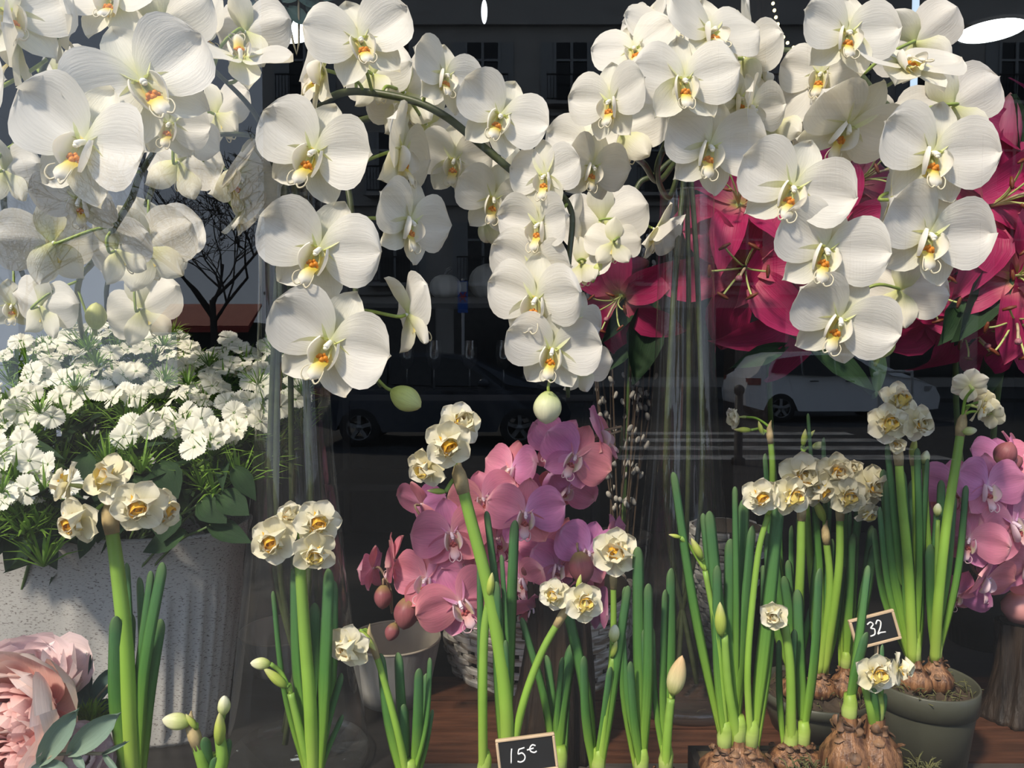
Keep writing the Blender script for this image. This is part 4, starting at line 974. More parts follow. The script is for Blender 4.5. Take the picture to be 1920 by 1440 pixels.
# ------------------------------------------------------------------ peonies with eucalyptus in a low bowl by the glass
PB = P(20, 1480, .60); PBz = Vector((PB.x, .585, RISER_Z))
t = thing('low_bowl', PBz, 'low dark bowl hidden under the pink peonies', 'bowl')
ob('body', MB().lathe([(.001, 0), (.03, 0), (.05, .012), (.055, .035), (.052, .035), (.045, .014), (.001, .008)], 32).mesh('body', plain('dark_bowl', (.04, .04, .04), .4)), t, Matrix.Translation(PBz))
PP = dense([(0, .10), (.2, .26), (.5, .40), (.75, .43), (.9, .36), (.97, .22), (1, 0)], 31)
def peony_petal(k, mat):
    r = random.Random(60 + k); ph = r.uniform(0, 6); a = r.uniform(.02, .05)
    return petal(.62, PP, 10, 11, lambda u, v: .30*u*u*.9 + .16*v*v*u + a*math.sin(7*v + ph)*u*u + a*.6*math.sin(13*v + ph)*u**4, mat, 'petal', notch=.03)
PM = {0: [peony_petal(k, M_PEONY) for k in range(4)], 1: [peony_petal(k, M_PEONY2) for k in range(4)]}
PN = dense([(0, .06), (.3, .16), (.6, .24), (.8, .25), (.93, .17), (1, 0)], 25)
PIN = [petal(.60, PN, 10, 9, lambda u, v, k=k: .34*u*u - .10*u**4 + .22*v*v*u + .03*math.sin(6*v + k*2)*u, M_PEONY3, 'petal') for k in range(3)]
def peony(px, py, w, yaw, pitch, d, kind, label, seed):
    r = random.Random(seed); pos = P(px, py, d); s = w*d/FPX
    M, z = face_M(pos, yaw, pitch, 0, s)
    base = PBz + Vector((0, 0, .02))
    root = thing('peony', base, label, 'peony')
    a = pos - z*.2*s
    q = smooth_path([a, a.lerp(base, .5) + Vector((0, .01, 0)), base], 5)
    ob('stem', MB().tube([x - base for x in q], .003, 7).mesh('stem', M_DSTEM), root, Matrix.Translation(base))
    def pt(an, off, tilt, sc, z0, heart=False):
        ob('petal', r.choice(PIN if heart and kind == 0 else PM[kind]), root, M @ Matrix.Translation((0, 0, z0)) @ Matrix.Rotation(an, 4, 'Z') @ Matrix.Translation((0, off, 0)) @ Matrix.Rotation(math.radians(tilt), 4, 'X') @ Matrix.Scale(sc, 4))
    for ring, (n, tilt, sc, off) in enumerate(((6, -8, .82, .06), (7, 6, .76, .10), (8, 22, .64, .13))):
        for i in range(n): pt(2*math.pi*i/n + ring*.5 + r.uniform(-.2, .2), off, tilt + r.uniform(-8, 8), sc*r.uniform(.9, 1.1), -.18 + .02*ring)
    for i in range(46):
        q = math.sqrt((i + .5)/46)
        pt(i*2.39996, .02 + .17*q, 70 - 34*q + r.uniform(-12, 12), r.uniform(.34, .48)*(.85 + .3*q), -.14 + r.uniform(-.02, .03), True)
peony(36, 1352, 215, -14, 10, .575, 0, 'full coral pink peony in front of the ribbed bucket', 1)
peony(35, 1290, 190, 10, 62, .61, 1, 'pale pink peony behind the coral one', 2)
peony(20, 1440, 170, -10, 30, .56, 0, 'coral peony just showing below the full one', 3)
peony(140, 1425, 110, 30, 40, .585, 1, 'small pale pink peony under the eucalyptus leaves', 4)
EL = dense([(0, .03), (.15, .16), (.45, .25), (.75, .22), (.93, .11), (1, 0)], 19)
EUCL = {m.name: petal(1.0, EL, 9, 7, lambda u, v: .10*v*v - .10*u*u + .02*math.sin(5*u), m, 'leaf') for m in (M_EUC, M_EUCD)}
def euc(label, stem, leaves, d, base, mat, r=.0012, cat='eucalyptus'):
    root = thing('eucalyptus_sprig', base, label, cat)
    pth = smooth_path([P(x, y, d) for x, y in stem] + [Vector(base)], 5)
    ob('stem', MB().tube([p - base for p in pth], r, 6).mesh('stem', M_EUCS), root, Matrix.Translation(base))
    for px, py, tx, ty, w, dz in leaves:
        p = P(px, py, d); e = P(tx, ty, d + dz); dv = e - p; L = dv.length
        yy = dv.normalized(); zz = Vector((.25, -1, .35)); zz = (zz - yy*yy.dot(zz)).normalized(); xx = yy.cross(zz)
        ob('leaf', EUCL[mat.name], root, Matrix.Translation(p) @ Matrix((xx, yy, zz)).transposed().to_4x4() @ Matrix.Diagonal((w*d/FPX/.5, L, L, 1)))
euc('silvery eucalyptus sprig with broad leaves laid across the peonies', [(235, 1392), (200, 1412), (140, 1413), (85, 1430)],
    [(80, 1428, 140, 1335, 46, -.01), (135, 1410, 218, 1342, 48, -.01), (140, 1412, 158, 1442, 16, -.01), (82, 1430, 130, 1450, 30, -.01), (195, 1412, 238, 1392, 9, -.01), (195, 1412, 222, 1450, 12, -.01), (85, 1430, 60, 1460, 30, -.01)], .545, PBz + Vector((.01, 0, .02)), M_EUC)
euc('dark eucalyptus sprig rising between the peonies and narcissus stems', [(212, 1275), (180, 1310), (168, 1330), (150, 1380)],
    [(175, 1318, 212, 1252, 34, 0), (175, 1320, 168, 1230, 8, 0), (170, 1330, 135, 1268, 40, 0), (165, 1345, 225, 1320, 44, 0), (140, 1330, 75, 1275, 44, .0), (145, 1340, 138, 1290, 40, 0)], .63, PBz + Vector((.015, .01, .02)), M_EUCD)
for k, (px, py, rr, lab) in enumerate(((165, 1360, 48, 'fluffy green dianthus ball tucked behind the eucalyptus leaves'), (195, 1425, 42, 'fluffy green dianthus ball low beside the narcissus leaves'))):
    b = MB(); r = random.Random(90 + k); c = P(px, py, .615); R = rr*.615/FPX
    base = PBz + Vector((.02, .012, .02))
    for i in range(520):
        v = Vector((r.gauss(0, 1), r.gauss(0, 1), r.gauss(0, 1))).normalized(); L = R*r.uniform(.8, 1.08)
        s = v.cross(Vector((.3, .2, 1))).normalized()*.0006; e = v + Vector((r.uniform(-.2, .2), r.uniform(-.2, .2), r.uniform(-.2, .2)))
        b.add([v*R*.3 - s, v*R*.3 + s, v*L*.8 + s, v*L*.8 - s, e.normalized()*L*1.1], [(0, 1, 2, 3), (3, 2, 4)])
    root = thing('green_dianthus', base, lab, 'dianthus')
    ob('head', b.mesh('head', M_TRICK), root, Matrix.Translation(c))['kind'] = 'stuff'
    q = smooth_path([c, c.lerp(base, .5), base], 4); ob('stem', MB().tube([x - base for x in q], .0016, 5).mesh('stem', M_DSTEM), root, Matrix.Translation(base))
# eucalyptus hanging in at the top
et = P(520, -90, .95)
euc('dark eucalyptus twig hanging down beside the white orchids', [(470, -10), (500, 20), (535, 25), (560, -20)],
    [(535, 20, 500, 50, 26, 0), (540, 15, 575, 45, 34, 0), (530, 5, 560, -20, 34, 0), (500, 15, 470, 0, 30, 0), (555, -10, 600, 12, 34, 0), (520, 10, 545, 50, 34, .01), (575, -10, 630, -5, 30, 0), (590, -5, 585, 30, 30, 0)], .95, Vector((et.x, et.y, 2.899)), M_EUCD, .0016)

# ------------------------------------------------------------------ grey buckets
M_GREYP = plain('grey_felt', (.36, .35, .34), .8, noise=.2, nscale=14, stretch=(6, 6, .8), bump=.1)
M_BEIGE = plain('beige_lining', (.52, .45, .37), .85, noise=.15, nscale=20)
def grey_bucket(px, py, d, rad, label):
    c = P(px, py, d); base = Vector((c.x, c.y, SHELF_Z)); h = c.z - SHELF_Z
    t = thing('grey_bucket', base, label, 'bucket')
    ob('wall', MB().lathe([(.001, .001), (rad*.72, .001), (rad*.8, h*.3), (rad, h)], 48).mesh('wall', M_GREYP), t, Matrix.Translation(base))
    ob('lining', MB().lathe([(.001, .006), (rad*.69, .006), (rad*.77, h*.3), (rad*.975, h)], 48).mesh('lining', M_BEIGE), t, Matrix.Translation(base))
    b = MB(); b.tube([Vector((rad*.987*math.cos(a), rad*.987*math.sin(a), h)) for a in np.linspace(0, 2*math.pi, 65)], .0016, 6, cap=False)
    ob('rim', b.mesh('rim', M_BEIGE), t, Matrix.Translation(base))
grey_bucket(532, 1180, 1.16, .066, 'empty grey bucket with beige lining seen through the glass vase')
grey_bucket(740, 1195, 1.06, .066, 'empty grey bucket with beige lining between glass vase and basket')

# ------------------------------------------------------------------ whitewashed basket of short slats
def basket(px, top_py, d, r_top, r_bot, rows, cols, label, mats, name='slat_basket', tilt=0, z0=None):
    c = P(px, top_py, d); z0 = z0 or BOARD_Z; base = Vector((c.x, c.y, z0)); H = c.z - z0
    t = thing(name, base, label, 'basket')
    r = random.Random(rows*7 + cols)
    ob('core', MB().lathe([(.001, .001), (r_bot - .007, .001), (r_top - .007, H), (r_top - .012, H), (r_bot - .012, .006), (.001, .006)], 40).mesh('core', M_BASKIN), t, Matrix.Translation(base))
    rh = H/rows
    for i in range(rows):
        q = r_bot + (r_top - r_bot)*(i + .5)/rows; da = 2*math.pi/cols
        me = []
        for var in range(3):
            b = MB(); w = da*.46*(.85 + .1*var); n = 4; V = []; th = .006; hh = rh*(.40 + .04*var)
            for k in range(n+1):
                a = -w + 2*w*k/n; o = q + .004*math.sin(math.pi*k/n)
                for rr, zz in ((o - th, -hh), (o, -hh), (o + .001, hh*.6), (o, hh), (o - th, hh)):
                    V.append((rr*math.cos(a), rr*math.sin(a), zz))
            F = [(k*5+j, k*5+(j+1)%5, (k+1)*5+(j+1)%5, (k+1)*5+j) for k in range(n) for j in range(5)] + [(4, 3, 2, 1, 0), tuple(n*5+j for j in range(5))]
            b.add(V, F, smooth=False); me.append(b.mesh('slat', mats))
        for j in range(cols):
            a = da*(j + (.5 if i % 2 else 0)) + r.uniform(-.03, .03)
            ob('slat', r.choice(me), t, Matrix.Translation(base + Vector((0, 0, rh*(i + .5) + r.uniform(-.001, .001)))) @ Matrix.Rotation(a, 4, 'Z') @ Matrix.Translation((r.uniform(-.002, .003), 0, 0)))
    return base, H
M_BASKIN = plain('basket_core', (.035, .026, .02), .9)
def wash(name, c1, c2):
    m, nd, lk, b = new_mat(name)
    co = nd.new('ShaderNodeTexCoord'); n = nd.new('ShaderNodeTexNoise'); n.inputs['Scale'].default_value = 38; n.inputs['Detail'].default_value = 6
    mp = nd.new('ShaderNodeMapping'); mp.inputs['Scale'].default_value = (.6, .6, 3); lk.new(co.outputs['Object'], mp.inputs[0])
    oi = nd.new('ShaderNodeObjectInfo'); ad = nd.new('ShaderNodeVectorMath'); ad.operation = 'ADD'
    lk.new(mp.outputs[0], ad.inputs[0]); lk.new(oi.outputs['Random'], ad.inputs[1]); lk.new(ad.outputs[0], n.inputs['Vector'])
    r = ramp_node(nd, [(.38, c2), (.52, c1)]); lk.new(n.outputs['Fac'], r.inputs[0]); lk.new(r.outputs[0], b.inputs['Base Color'])
    b.inputs['Roughness'].default_value = .8
    bp = nd.new('ShaderNodeBump'); bp.inputs['Strength'].default_value = .4; bp.inputs['Distance'].default_value = .003
    lk.new(n.outputs['Fac'], bp.inputs['Height']); lk.new(bp.outputs[0], b.inputs['Normal'])
    return m
M_WASH = wash('whitewashed_slat', (.66, .63, .58), (.26, .20, .15)); M_WASH2 = wash('grey_woven_slat', (.34, .33, .32), (.13, .11, .10))
bkb, bkh = basket(1006, 1092, 1.17, .152, .138, 13, 19, 'round whitewashed basket of short wooden slats under the pink orchids', M_WASH)
basket(1362, 985, 1.24, .062, .030, 17, 9, 'slim grey woven cone basket behind the narcissus leaves', M_WASH2, 'cone_basket', z0=SHELF_Z)

# bark vase in front of the basket (dark, rugged)
M_BARK = plain('dark_bark', (.030, .018, .011), .6, noise=.75, nscale=9, stretch=(9, 9, .7), bump=1.0, bscale=14, col2=(.008, .005, .004))
def bark_vase(px, d, ztop, r0, r1, label, seed, z0):
    c = P(px, 1200, d); base = Vector((c.x, c.y, z0)); h = ztop - z0; r = random.Random(seed)
    t = thing('bark_vase', base, label, 'vase')
    ph = [r.uniform(0, 6) for _ in range(8)]; b = MB(); n, k = 64, 26; V = []
    for i in range(k+1):
        u = i/k; q0 = r0*(1-u)**1.6 + r1*(1 - (1-u)**1.6)
        for j in range(n):
            a = 2*math.pi*j/n
            q = q0*(1 + .10*math.sin(3*a + ph[0] + u) + .07*math.sin(7*a + ph[1] - 2*u) + .055*math.sin(13*a + ph[2] + 3*u) + .05*math.sin(21*a + ph[3] + 2.5*math.sin(4*u)))
            V.append((q*math.cos(a) + .006*math.sin(3*u), q*math.sin(a), h*u))
    F = [(i*n+j, i*n+(j+1)%n, (i+1)*n+(j+1)%n, (i+1)*n+j) for i in range(k) for j in range(n)] + [tuple(range(n-1, -1, -1))]
    b.add(V, F); ob('trunk', b.mesh('trunk', M_BARK), t, Matrix.Translation(base))
    b = MB(); b.lathe([(r1*.84, h), (r1*.7, h*.97), (.001, h*.9)], 32); ob('hollow', b.mesh('hollow', M_BASKIN), t, Matrix.Translation(base))
bark_vase(1040, .90, P(1020, 1085, .90).z, .052, .034, 'rugged dark bark vase standing before the whitewashed basket', 2, BOARD_Z)
bark_vase(1915, .98, P(1910, 1165, .98).z, .046, .030, 'dark bark stump under the pink candle', 5, BOARD_Z)
# candle on the stump
cb = P(1910, 1165, .98)
t = thing('candle', cb + Vector((0, 0, .0)), 'pink tapered candle with a small flame on the dark stump', 'candle')
ob('wax', MB().lathe([(.001, .0), (.012, .0), (.020, .012), (.021, .022), (.014, .034), (.007, .040), (.001, .041)], 20).mesh('wax', plain('pink_wax', (.62, .28, .28), .4)), t, Matrix.Translation(cb))
ob('flame', MB().lathe([(.0005, .041), (.0035, .047), (.003, .054), (.0003, .064)], 10).mesh('flame', emit('flame', (1.0, .72, .3), 4)), t, Matrix.Translation(cb))

# ------------------------------------------------------------------ chalkboard price signs
M_FRAME = plain('pale_wood', (.62, .46, .30), .6, noise=.2, nscale=40); M_SLATE = plain('chalkboard', (.012, .012, .013), .5); M_CHALK = plain('chalk', (.85, .85, .85), .8)
def sign(px, py, w, h, roll, d, strokes, label, stick_to, yaw=0, pitch=8):
    pos = P(px, py, d); k = d/FPX; M, z = face_M(pos, yaw, pitch, roll, 1)
    foot = Vector((stick_to[0], stick_to[1], stick_to[2]))
    t = thing('price_sign', foot, label, 'sign')
    W2, H2 = w*k/2, h*k/2; f = 5.2*k; th = .002
    ob('slate', MB().box((-W2+f*.5, -H2+f*.5, -th*.5), (W2-f*.5, H2-f*.5, th*.4)).mesh('slate', M_SLATE), t, M)
    def bar(lo, hi):
        b = MB(); b.box(lo, hi); me = b.mesh('frame_bar', M_FRAME)
        bm = bmesh.new(); bm.from_mesh(me); bmesh.ops.bevel(bm, geom=bm.edges[:], offset=.0006, segments=1, affect='EDGES'); bm.to_mesh(me); bm.free()
        ob('frame_bar', me, t, M)
    bar((-W2, H2-f, -th), (W2, H2, th)); bar((-W2, -H2, -th), (W2, -H2+f, th)); bar((-W2, -H2+f, -th), (-W2+f, H2-f, th)); bar((W2-f, -H2+f, -th), (W2, H2-f, th))
    b = MB()
    for st in strokes:
        pts = smooth_path([Vector((x*k, y*k, th*.45)) for x, y in st], 5)
        b.tube(pts, [1.45*k]*len(pts), 6)
    ob('lettering', b.mesh('lettering', M_CHALK), t, M)
    a = M @ Vector((0, -H2 + f, -th*1.5)); q = [a, foot]
    ob('stick', MB().tube([x - foot for x in q], .0022, 6).mesh('stick', M_FRAME), t, Matrix.Translation(foot))
e15 = [[(-27, 14), (-29, 4), (-31, -12)],
       [(-3, 13), (-14, 11)], [(-14, 11), (-16, 3), (-9, 4), (-4, -2), (-6, -9), (-13, -12), (-19, -10)],
       [(18, 14), (12, 16), (7, 11), (8, 5), (14, 2), (19, 4)], [(1, 8), (14, 10)]]
e32 = [[(-12, 12), (-5, 15), (-1, 10), (-7, 4), (-1, 1), (-3, -8), (-12, -10)],
       [(4, 9), (9, 15), (14, 11), (11, 2), (3, -9), (8, -8), (18, -9)]]
p15 = P(988, 1414, .60)
sign(988, 1414, 112, 66, -7, .60, e15, 'small chalkboard price sign reading 15€ among the narcissus leaves', (p15.x, p15.y + .012, RISER_Z))
p32 = P(1634, 1245, .905)
sign(1640, 1180, 88, 56, -14, .845, e32, 'small chalkboard price sign reading 32 stuck beside the potted narcissus', (p32.x + .004, p32.y, g1))

# ------------------------------------------------------------------ magenta lilies
LP = dense([(0, .03), (.15, .07), (.4, .125), (.6, .13), (.8, .09), (.94, .035), (1, 0)], 25)
LT = []
for k in range(4):
    r = random.Random(70 + k); ph = r.uniform(0, 6); a = r.uniform(.012, .022); rc = r.uniform(.30, .55)
    LT.append(petal(.55, LP, 13, 7, lambda u, v, ph=ph, a=a, rc=rc: .26*u - rc*u**2.4 + .05*v*v*math.sin(math.pi*u) - .02*(1-abs(v))*u + a*abs(v)*math.sin(13*u + ph), M_LILY, 'tepal'))
def lily_centre():
    b = MB(); gr = (.52, .60, .22); br = (.16, .04, .015)
    for i in range(6):
        a = i*math.pi/3 + .3; c, s = math.cos(a), math.sin(a)
        pts = smooth_path([Vector((0, 0, .0)), Vector((c*.03, s*.03, .15)), Vector((c*.10, s*.10, .28)), Vector((c*.15, s*.15, .33))], 4)
        b.tube(pts, .006, 5, c=gr)
        e = pts[-1]; b.ball(e, (.012, .042, .012), 6, 5, M=Matrix.Rotation(a, 3, 'Z'), c=br)
    b.tube(smooth_path([Vector((0, 0, 0)), Vector((.01, 0, .2)), Vector((.02, -.03, .36))], 4), .008, 6, c=(.55, .45, .3)); b.ball((.02, -.03, .37), .02, 7, 5, c=(.40, .16, .2))
    b.tube([Vector((0, 0, -.05)), Vector((0, 0, 0)), Vector((0, 0, .02))], [.02, .035, .01], 7, c=gr)
    return b.mesh('stamens', M_COL)
LCEN = lily_centre()
M_LBUD = petal_mat('lily_bud', [(0, (.40, .18, .16)), (.4, (.56, .09, .20)), (.85, (.64, .20, .30)), (1, (.55, .32, .25))], trans=.15, vein=.2)
LBUD = bud_mesh('bud', M_LBUD, 1, .23, .35)
LLEAF = [petal(1.0, dense([(0, .03), (.2, .12), (.5, .17), (.8, .09), (1, 0)], 19), 11, 5, lambda u, v, k=k: .12*v*v - (.1 + .18*k)*u*u, M_GREEN, 'leaf') for k in range(3)]
def lily(label, flowers, d, foot, leaves=(), buds=(), seed=1, stem=()):
    r = random.Random(seed); foot = Vector(foot); root = thing('lily', foot, label, 'lily')
    node = P(*stem, d + .05); pth = smooth_path([node, node.lerp(foot, .4) + Vector((0, .02, 0)), foot], 6)
    ob('stem', MB().tube([p - foot for p in pth], .0045, 7).mesh('stem', M_DSTEM), root, Matrix.Translation(foot))
    def pedi(a):
        q = smooth_path([node, node.lerp(a, .5) + Vector((0, .02, .01)), a], 4)
        ob('pedicel', MB().tube([p - node for p in q], .003, 6).mesh('pedicel', M_DSTEM), root, Matrix.Translation(node))
    for px, py, w, yaw, pitch, roll in flowers:
        dd = d + r.uniform(-.02, .02); pos = P(px, py, dd); s = w*dd/FPX; M, z = face_M(pos, yaw, pitch, roll, s)
        fl = ob('flower', LCEN, root, M)
        for i in range(6):
            ob('tepal', r.choice(LT), fl, M @ Matrix.Translation((0, 0, -.004*(i % 2))) @ Matrix.Rotation(math.radians(60*i + r.uniform(-6, 6)), 4, 'Z') @ Matrix.Rotation(math.radians(r.uniform(-10, 14)), 4, 'X'))
        pedi(pos - z*.04*s)
    for px, py, L, ang in buds:
        a = math.radians(ang); v = Vector((math.sin(a), -.1, math.cos(a))).normalized(); l = L*d/FPX; pos = P(px, py, d) - v*l*.5
        ob('bud', LBUD, root, dir_M(pos, v, l)); pedi(pos)
    for px, py, tx, ty, w in leaves:
        p = P(px, py, d); e = P(tx, ty, d - .03); dv = e - p; L = dv.length; yy = dv.normalized(); zz = Vector((.3, -1, .3)); zz = (zz - yy*yy.dot(zz)).normalized(); xx = yy.cross(zz)
        ob('leaf', r.choice(LLEAF), root, Matrix.Translation(p) @ Matrix((xx, yy, zz)).transposed().to_4x4() @ Matrix.Diagonal((w*d/FPX/.34, L, L, 1)))
        q = smooth_path([p, nearest_on(pth, p)], 3); ob('petiole', MB().tube([x - p for x in q], .0016, 5).mesh('petiole', M_DSTEM), root, Matrix.Translation(p))
def black_vase(px, d, label, h=.24):
    c = P(px, 900, d); base = Vector((c.x, c.y, SHELF_Z)); t = thing('black_vase', base, label, 'vase')
    ob('body', MB().lathe([(.001, .001), (.05, .001), (.06, h*.5), (.05, h*.92), (.054, h), (.05, h), (.045, h*.9), (.05, h*.4), (.001, .02)], 32).mesh('body', M_BLACK), t, Matrix.Translation(base))
    ob('collar', MB().lathe([(.0535, h*.93), (.0565, h*.95), (.0565, h*.99), (.0535, h*1.0)], 32).mesh('collar', M_BLACK), t, Matrix.Translation(base))
    return base + Vector((0, 0, .04))
M_BLACK = plain('black_glaze', (.012, .012, .013), .3)
fa = black_vase(1475, 1.38, 'black vase of lilies behind the glass vase')
fb = black_vase(1850, 1.25, 'black vase of lilies behind the pink orchids')
fc_ = black_vase(1165, 1.32, 'black vase of catkin branches and dark lilies', .17)
lily('lily stem with dark magenta blooms crowded beside the glass vase', [(1385, 385, 260, -20, 30, 10), (1400, 500, 330, -25, -10, 20), (1490, 570, 300, 20, -25, 0), (1460, 440, 280, 10, 10, 30)], 1.10, fa,
     [(1500, 640, 1640, 735, 60), (1470, 650, 1370, 690, 40)], seed=1, stem=(1440, 560))
lily('lily stem glowing magenta between the hanging white orchid blooms', [(1600, 345, 280, 20, 10, 0), (1560, 440, 260, -30, 0, 20), (1730, 540, 290, -20, -15, 30), (1780, 590, 280, 10, -30, 0)], 1.10, fb,
     [(1790, 520, 1800, 645, 90), (1630, 640, 1655, 740, 44), (1850, 650, 1870, 745, 60)], seed=2, stem=(1790, 600))
lily('lily stem with bright pink blooms and a closed pointed bud', [(1850, 390, 330, 10, 10, 20), (1925, 300, 300, 30, 10, 0), (1900, 520, 300, -10, 0, 10), (1900, 590, 320, -30, -20, 30), (1930, 430, 280, 0, 0, 0)], 1.04, fb + Vector((.015, 0, 0)),
     [(1905, 300, 1925, 175, 34), (1880, 480, 1795, 640, 80), (1800, 560, 1780, 640, 60)], [(1886, 242, 132, 2)], seed=3, stem=(1890, 600))
lily('lily stem with a drooping dark bloom among the catkins', [(1165, 555, 250, -30, -25, 10)], 1.22, fc_, [(1195, 545, 1135, 640, 40), (1215, 560, 1190, 720, 80), (1190, 640, 1130, 700, 26)], [(1172, 500, 90, -100)], seed=4, stem=(1190, 560))

# ------------------------------------------------------------------ pussy willow branches
M_CATKIN = plain('catkin', (.42, .40, .36), .9, noise=.3, nscale=60); M_TWIG = plain('willow_twig', (.06, .04, .025), .6)
def catkin():
    b = MB(); b.ball((0, 0, .5), (.30, .30, .5), 8, 6); return b.mesh('catkin', M_CATKIN)
CK = catkin(); rng = random.Random(31)
for i in range(15):
    tx = rng.uniform(1100, 1245); ty = rng.uniform(385, 520); d = rng.uniform(1.24, 1.40)
    tip = P(tx, ty, d); foot = fc_ + Vector((rng.uniform(-.025, .025), rng.uniform(-.025, .025), 0))
    root = thing('willow_branch', foot, 'slim willow branch dotted with grey catkins between the orchids and the glass vase', 'branch', 'catkin branches in the black vase')
    pth = smooth_path([tip, tip.lerp(foot, .45) + Vector((rng.uniform(-.02, .02), 0, 0)), foot], 12)
    ob('twig', MB().tube([p - foot for p in pth], .0018, 5).mesh('twig', M_TWIG), root, Matrix.Translation(foot))
    for k in range(11):
        p = pth[min(len(pth)-1, int(1 + k*1.7))]; a = rng.uniform(0, 6.28); v = Vector((math.cos(a)*.5, math.sin(a)*.5, .8))
        ob('catkin', CK, root, dir_M(p, v, rng.uniform(.012, .018)))

# ------------------------------------------------------------------ shop behind: lamps, fairy lights, rack of dim wares, white board
M_LAMP = emit('lamp_disc', (.93, 1.0, .98), 6.0); M_LRING = plain('lamp_ring', (.5, .5, .5), .5)
def ceiling_lamp(px, label):
    y = 3.42; v = PY(px, 83, y); c = Vector((v.x, y, 2.9))
    t = thing('ceiling_lamp', c, label, 'lamp')
    ob('disc', MB().lathe([(.001, -.012), (.135, -.012), (.135, -.006)], 40).mesh('disc', M_LAMP), t, Matrix.Translation(c))
    ob('ring', MB().lathe([(.136, -.001), (.150, -.001), (.150, -.010), (.136, -.013)], 40).mesh('ring', M_LRING), t, Matrix.Translation(c))
ceiling_lamp(1858, 'round white ceiling lamp glowing above the lily bud')
ceiling_lamp(528, 'round white ceiling lamp half hidden behind the white orchids')
pc = P(908, 22, 2.8); t = thing('pendant_lamp', (pc.x, pc.y, 2.9), 'slim oval white pendant lamp glowing above the arching orchid stem', 'lamp')
ob('bulb', MB().ball(pc - Vector((pc.x, pc.y, 2.9)), (.012, .012, .046), 12, 10).mesh('bulb', emit('pendant_glow', (.9, .95, 1.0), 1.2)), t, Matrix.Translation((pc.x, pc.y, 2.9)))
ob('cord', MB().tube([Vector((0, 0, 0)), Vector((0, 0, pc.z + .044 - 2.9))], .0015, 5).mesh('cord', M_BLACK), t, Matrix.Translation((pc.x, pc.y, 2.9)))
# dark hanging post and chrome tube
pc = P(1412, 50, 2.3); t = thing('wooden_post', (pc.x, pc.y, 0), 'brown wooden post rising behind the fairy lights', 'post')
ob('shaft', MB().box((-.06, -.06, .03), (.06, .06, 2.86)).mesh('shaft', plain('brown_post', (.05, .03, .018), .6, noise=.4, stretch=(8, 8, 1))), t, Matrix.Translation((pc.x, pc.y, 0)))
for z in (0, 2.86): ob('collar', MB().box((-.08, -.08, z), (.08, .08, z + .04)).mesh('collar', MATS['brown_post']), t, Matrix.Translation((pc.x, pc.y, 0)))
pc = P(1716, 50, 2.0); t = thing('chrome_tube', (pc.x, pc.y, 2.9), 'slim pale chrome tube hanging above the white orchids', 'lamp')
ob('tube', MB().tube([Vector((0, 0, -.9)), Vector((0, 0, -.02))], .009, 10).mesh('tube', emit('chrome_sheen_glow', (.62, .80, 1.0), .9)), t, Matrix.Translation((pc.x, pc.y, 2.9)))  # sky sheen of the chrome tube, put in as a pale glow
for z in (-.9, -.01): ob('cap', MB().tube([Vector((0, 0, z - .015)), Vector((0, 0, z + .01))], .011, 10).mesh('cap', M_LRING), t, Matrix.Translation((pc.x, pc.y, 2.9)))
pts = [P(x, y, 1.9) for x, y in ((1440, -260), (1447, -60), (1449, 0), (1453, 30), (1460, 55), (1472, 75), (1486, 90), (1500, 98))]
pts[0].z = 2.9
wire = smooth_path(pts, 8); t = thing('fairy_lights', wire[0], 'string of tiny warm fairy lights dangling behind the white orchids', 'lights')
ob('wire', MB().tube([p - wire[0] for p in wire], .0012, 4).mesh('wire', M_BLACK), t, Matrix.Translation(wire[0]))
bm_ = MB(); bm_.ball((0, 0, 0), .0044, 7, 5); BULBM = bm_.mesh('bulb', emit('fairy_bulb', (1.0, .85, .42), 3.0))
acc = 0; last = wire[0]
for a, c in zip(wire, wire[1:]):
    n = max(1, int((c - a).length/.003))
    for k in range(n):
        p = a.lerp(c, (k+1)/n); acc += (p - last).length; last = p
        if acc > .0165 and p.z < 2.45: acc = 0; ob('bulb', BULBM, t, Matrix.Translation(p + Vector((RNG.uniform(-.002, .002), -.003, 0))))
# dim rack
rk = P(870, 620, 2.6); rk = Vector((rk.x, rk.y, 0)); t = thing('display_rack', rk, 'black display rack at the back with pale wares on it', 'rack')
for x in (-.45, .45):
    for y in (-.15, .15): ob('upright', MB().box((x-.012, y-.012, 0), (x+.012, y+.012, 2.1)).mesh('upright', M_SHELFD), t, Matrix.Translation(rk))
for z in (.5, 1.0, 1.30, 1.62, 2.1): ob('board', MB().box((-.46, -.17, z-.02), (.46, .17, z)).mesh('board', M_SHELFD), t, Matrix.Translation(rk))
M_PUMP = plain('white_ceramic', (.42, .42, .40), .5)
def pumpkin(x, y, z, r, label):
    b = MB(); n, k = 40, 10; V = []
    for i in range(k+1):
        th = math.pi*i/k
        for j in range(n):
            a = 2*math.pi*j/n; q = r*math.sin(th)**.8*(1 - .09*abs(math.sin(a*5))**.5 * .0 - .10*(abs(math.cos(a*5)) < .3))
            V.append((q*math.cos(a), q*math.sin(a), r*.78*(1 - math.cos(th))))
    F = [(i*n+j, i*n+(j+1)%n, (i+1)*n+(j+1)%n, (i+1)*n+j) for i in range(k) for j in range(n)]
    p = rk + Vector((x, y, z)); t = thing('ceramic_pumpkin', p, label, 'pumpkin')
    ob('body', b.add(V, F).mesh('body', M_PUMP), t, Matrix.Translation(p)); ob('stalk', MB().tube(smooth_path([Vector((0, 0, r*1.5)), Vector((.004, 0, r*1.75)), Vector((.02, 0, r*1.95))], 3), .008, 6).mesh('stalk', M_BLACK), t, Matrix.Translation(p))
pumpkin(-.06, -.05, 1.62, .055, 'small white ribbed ceramic pumpkin on the dark rack')
pumpkin(.10, .03, 1.62, .085, 'larger white ribbed ceramic pumpkin on the dark rack')
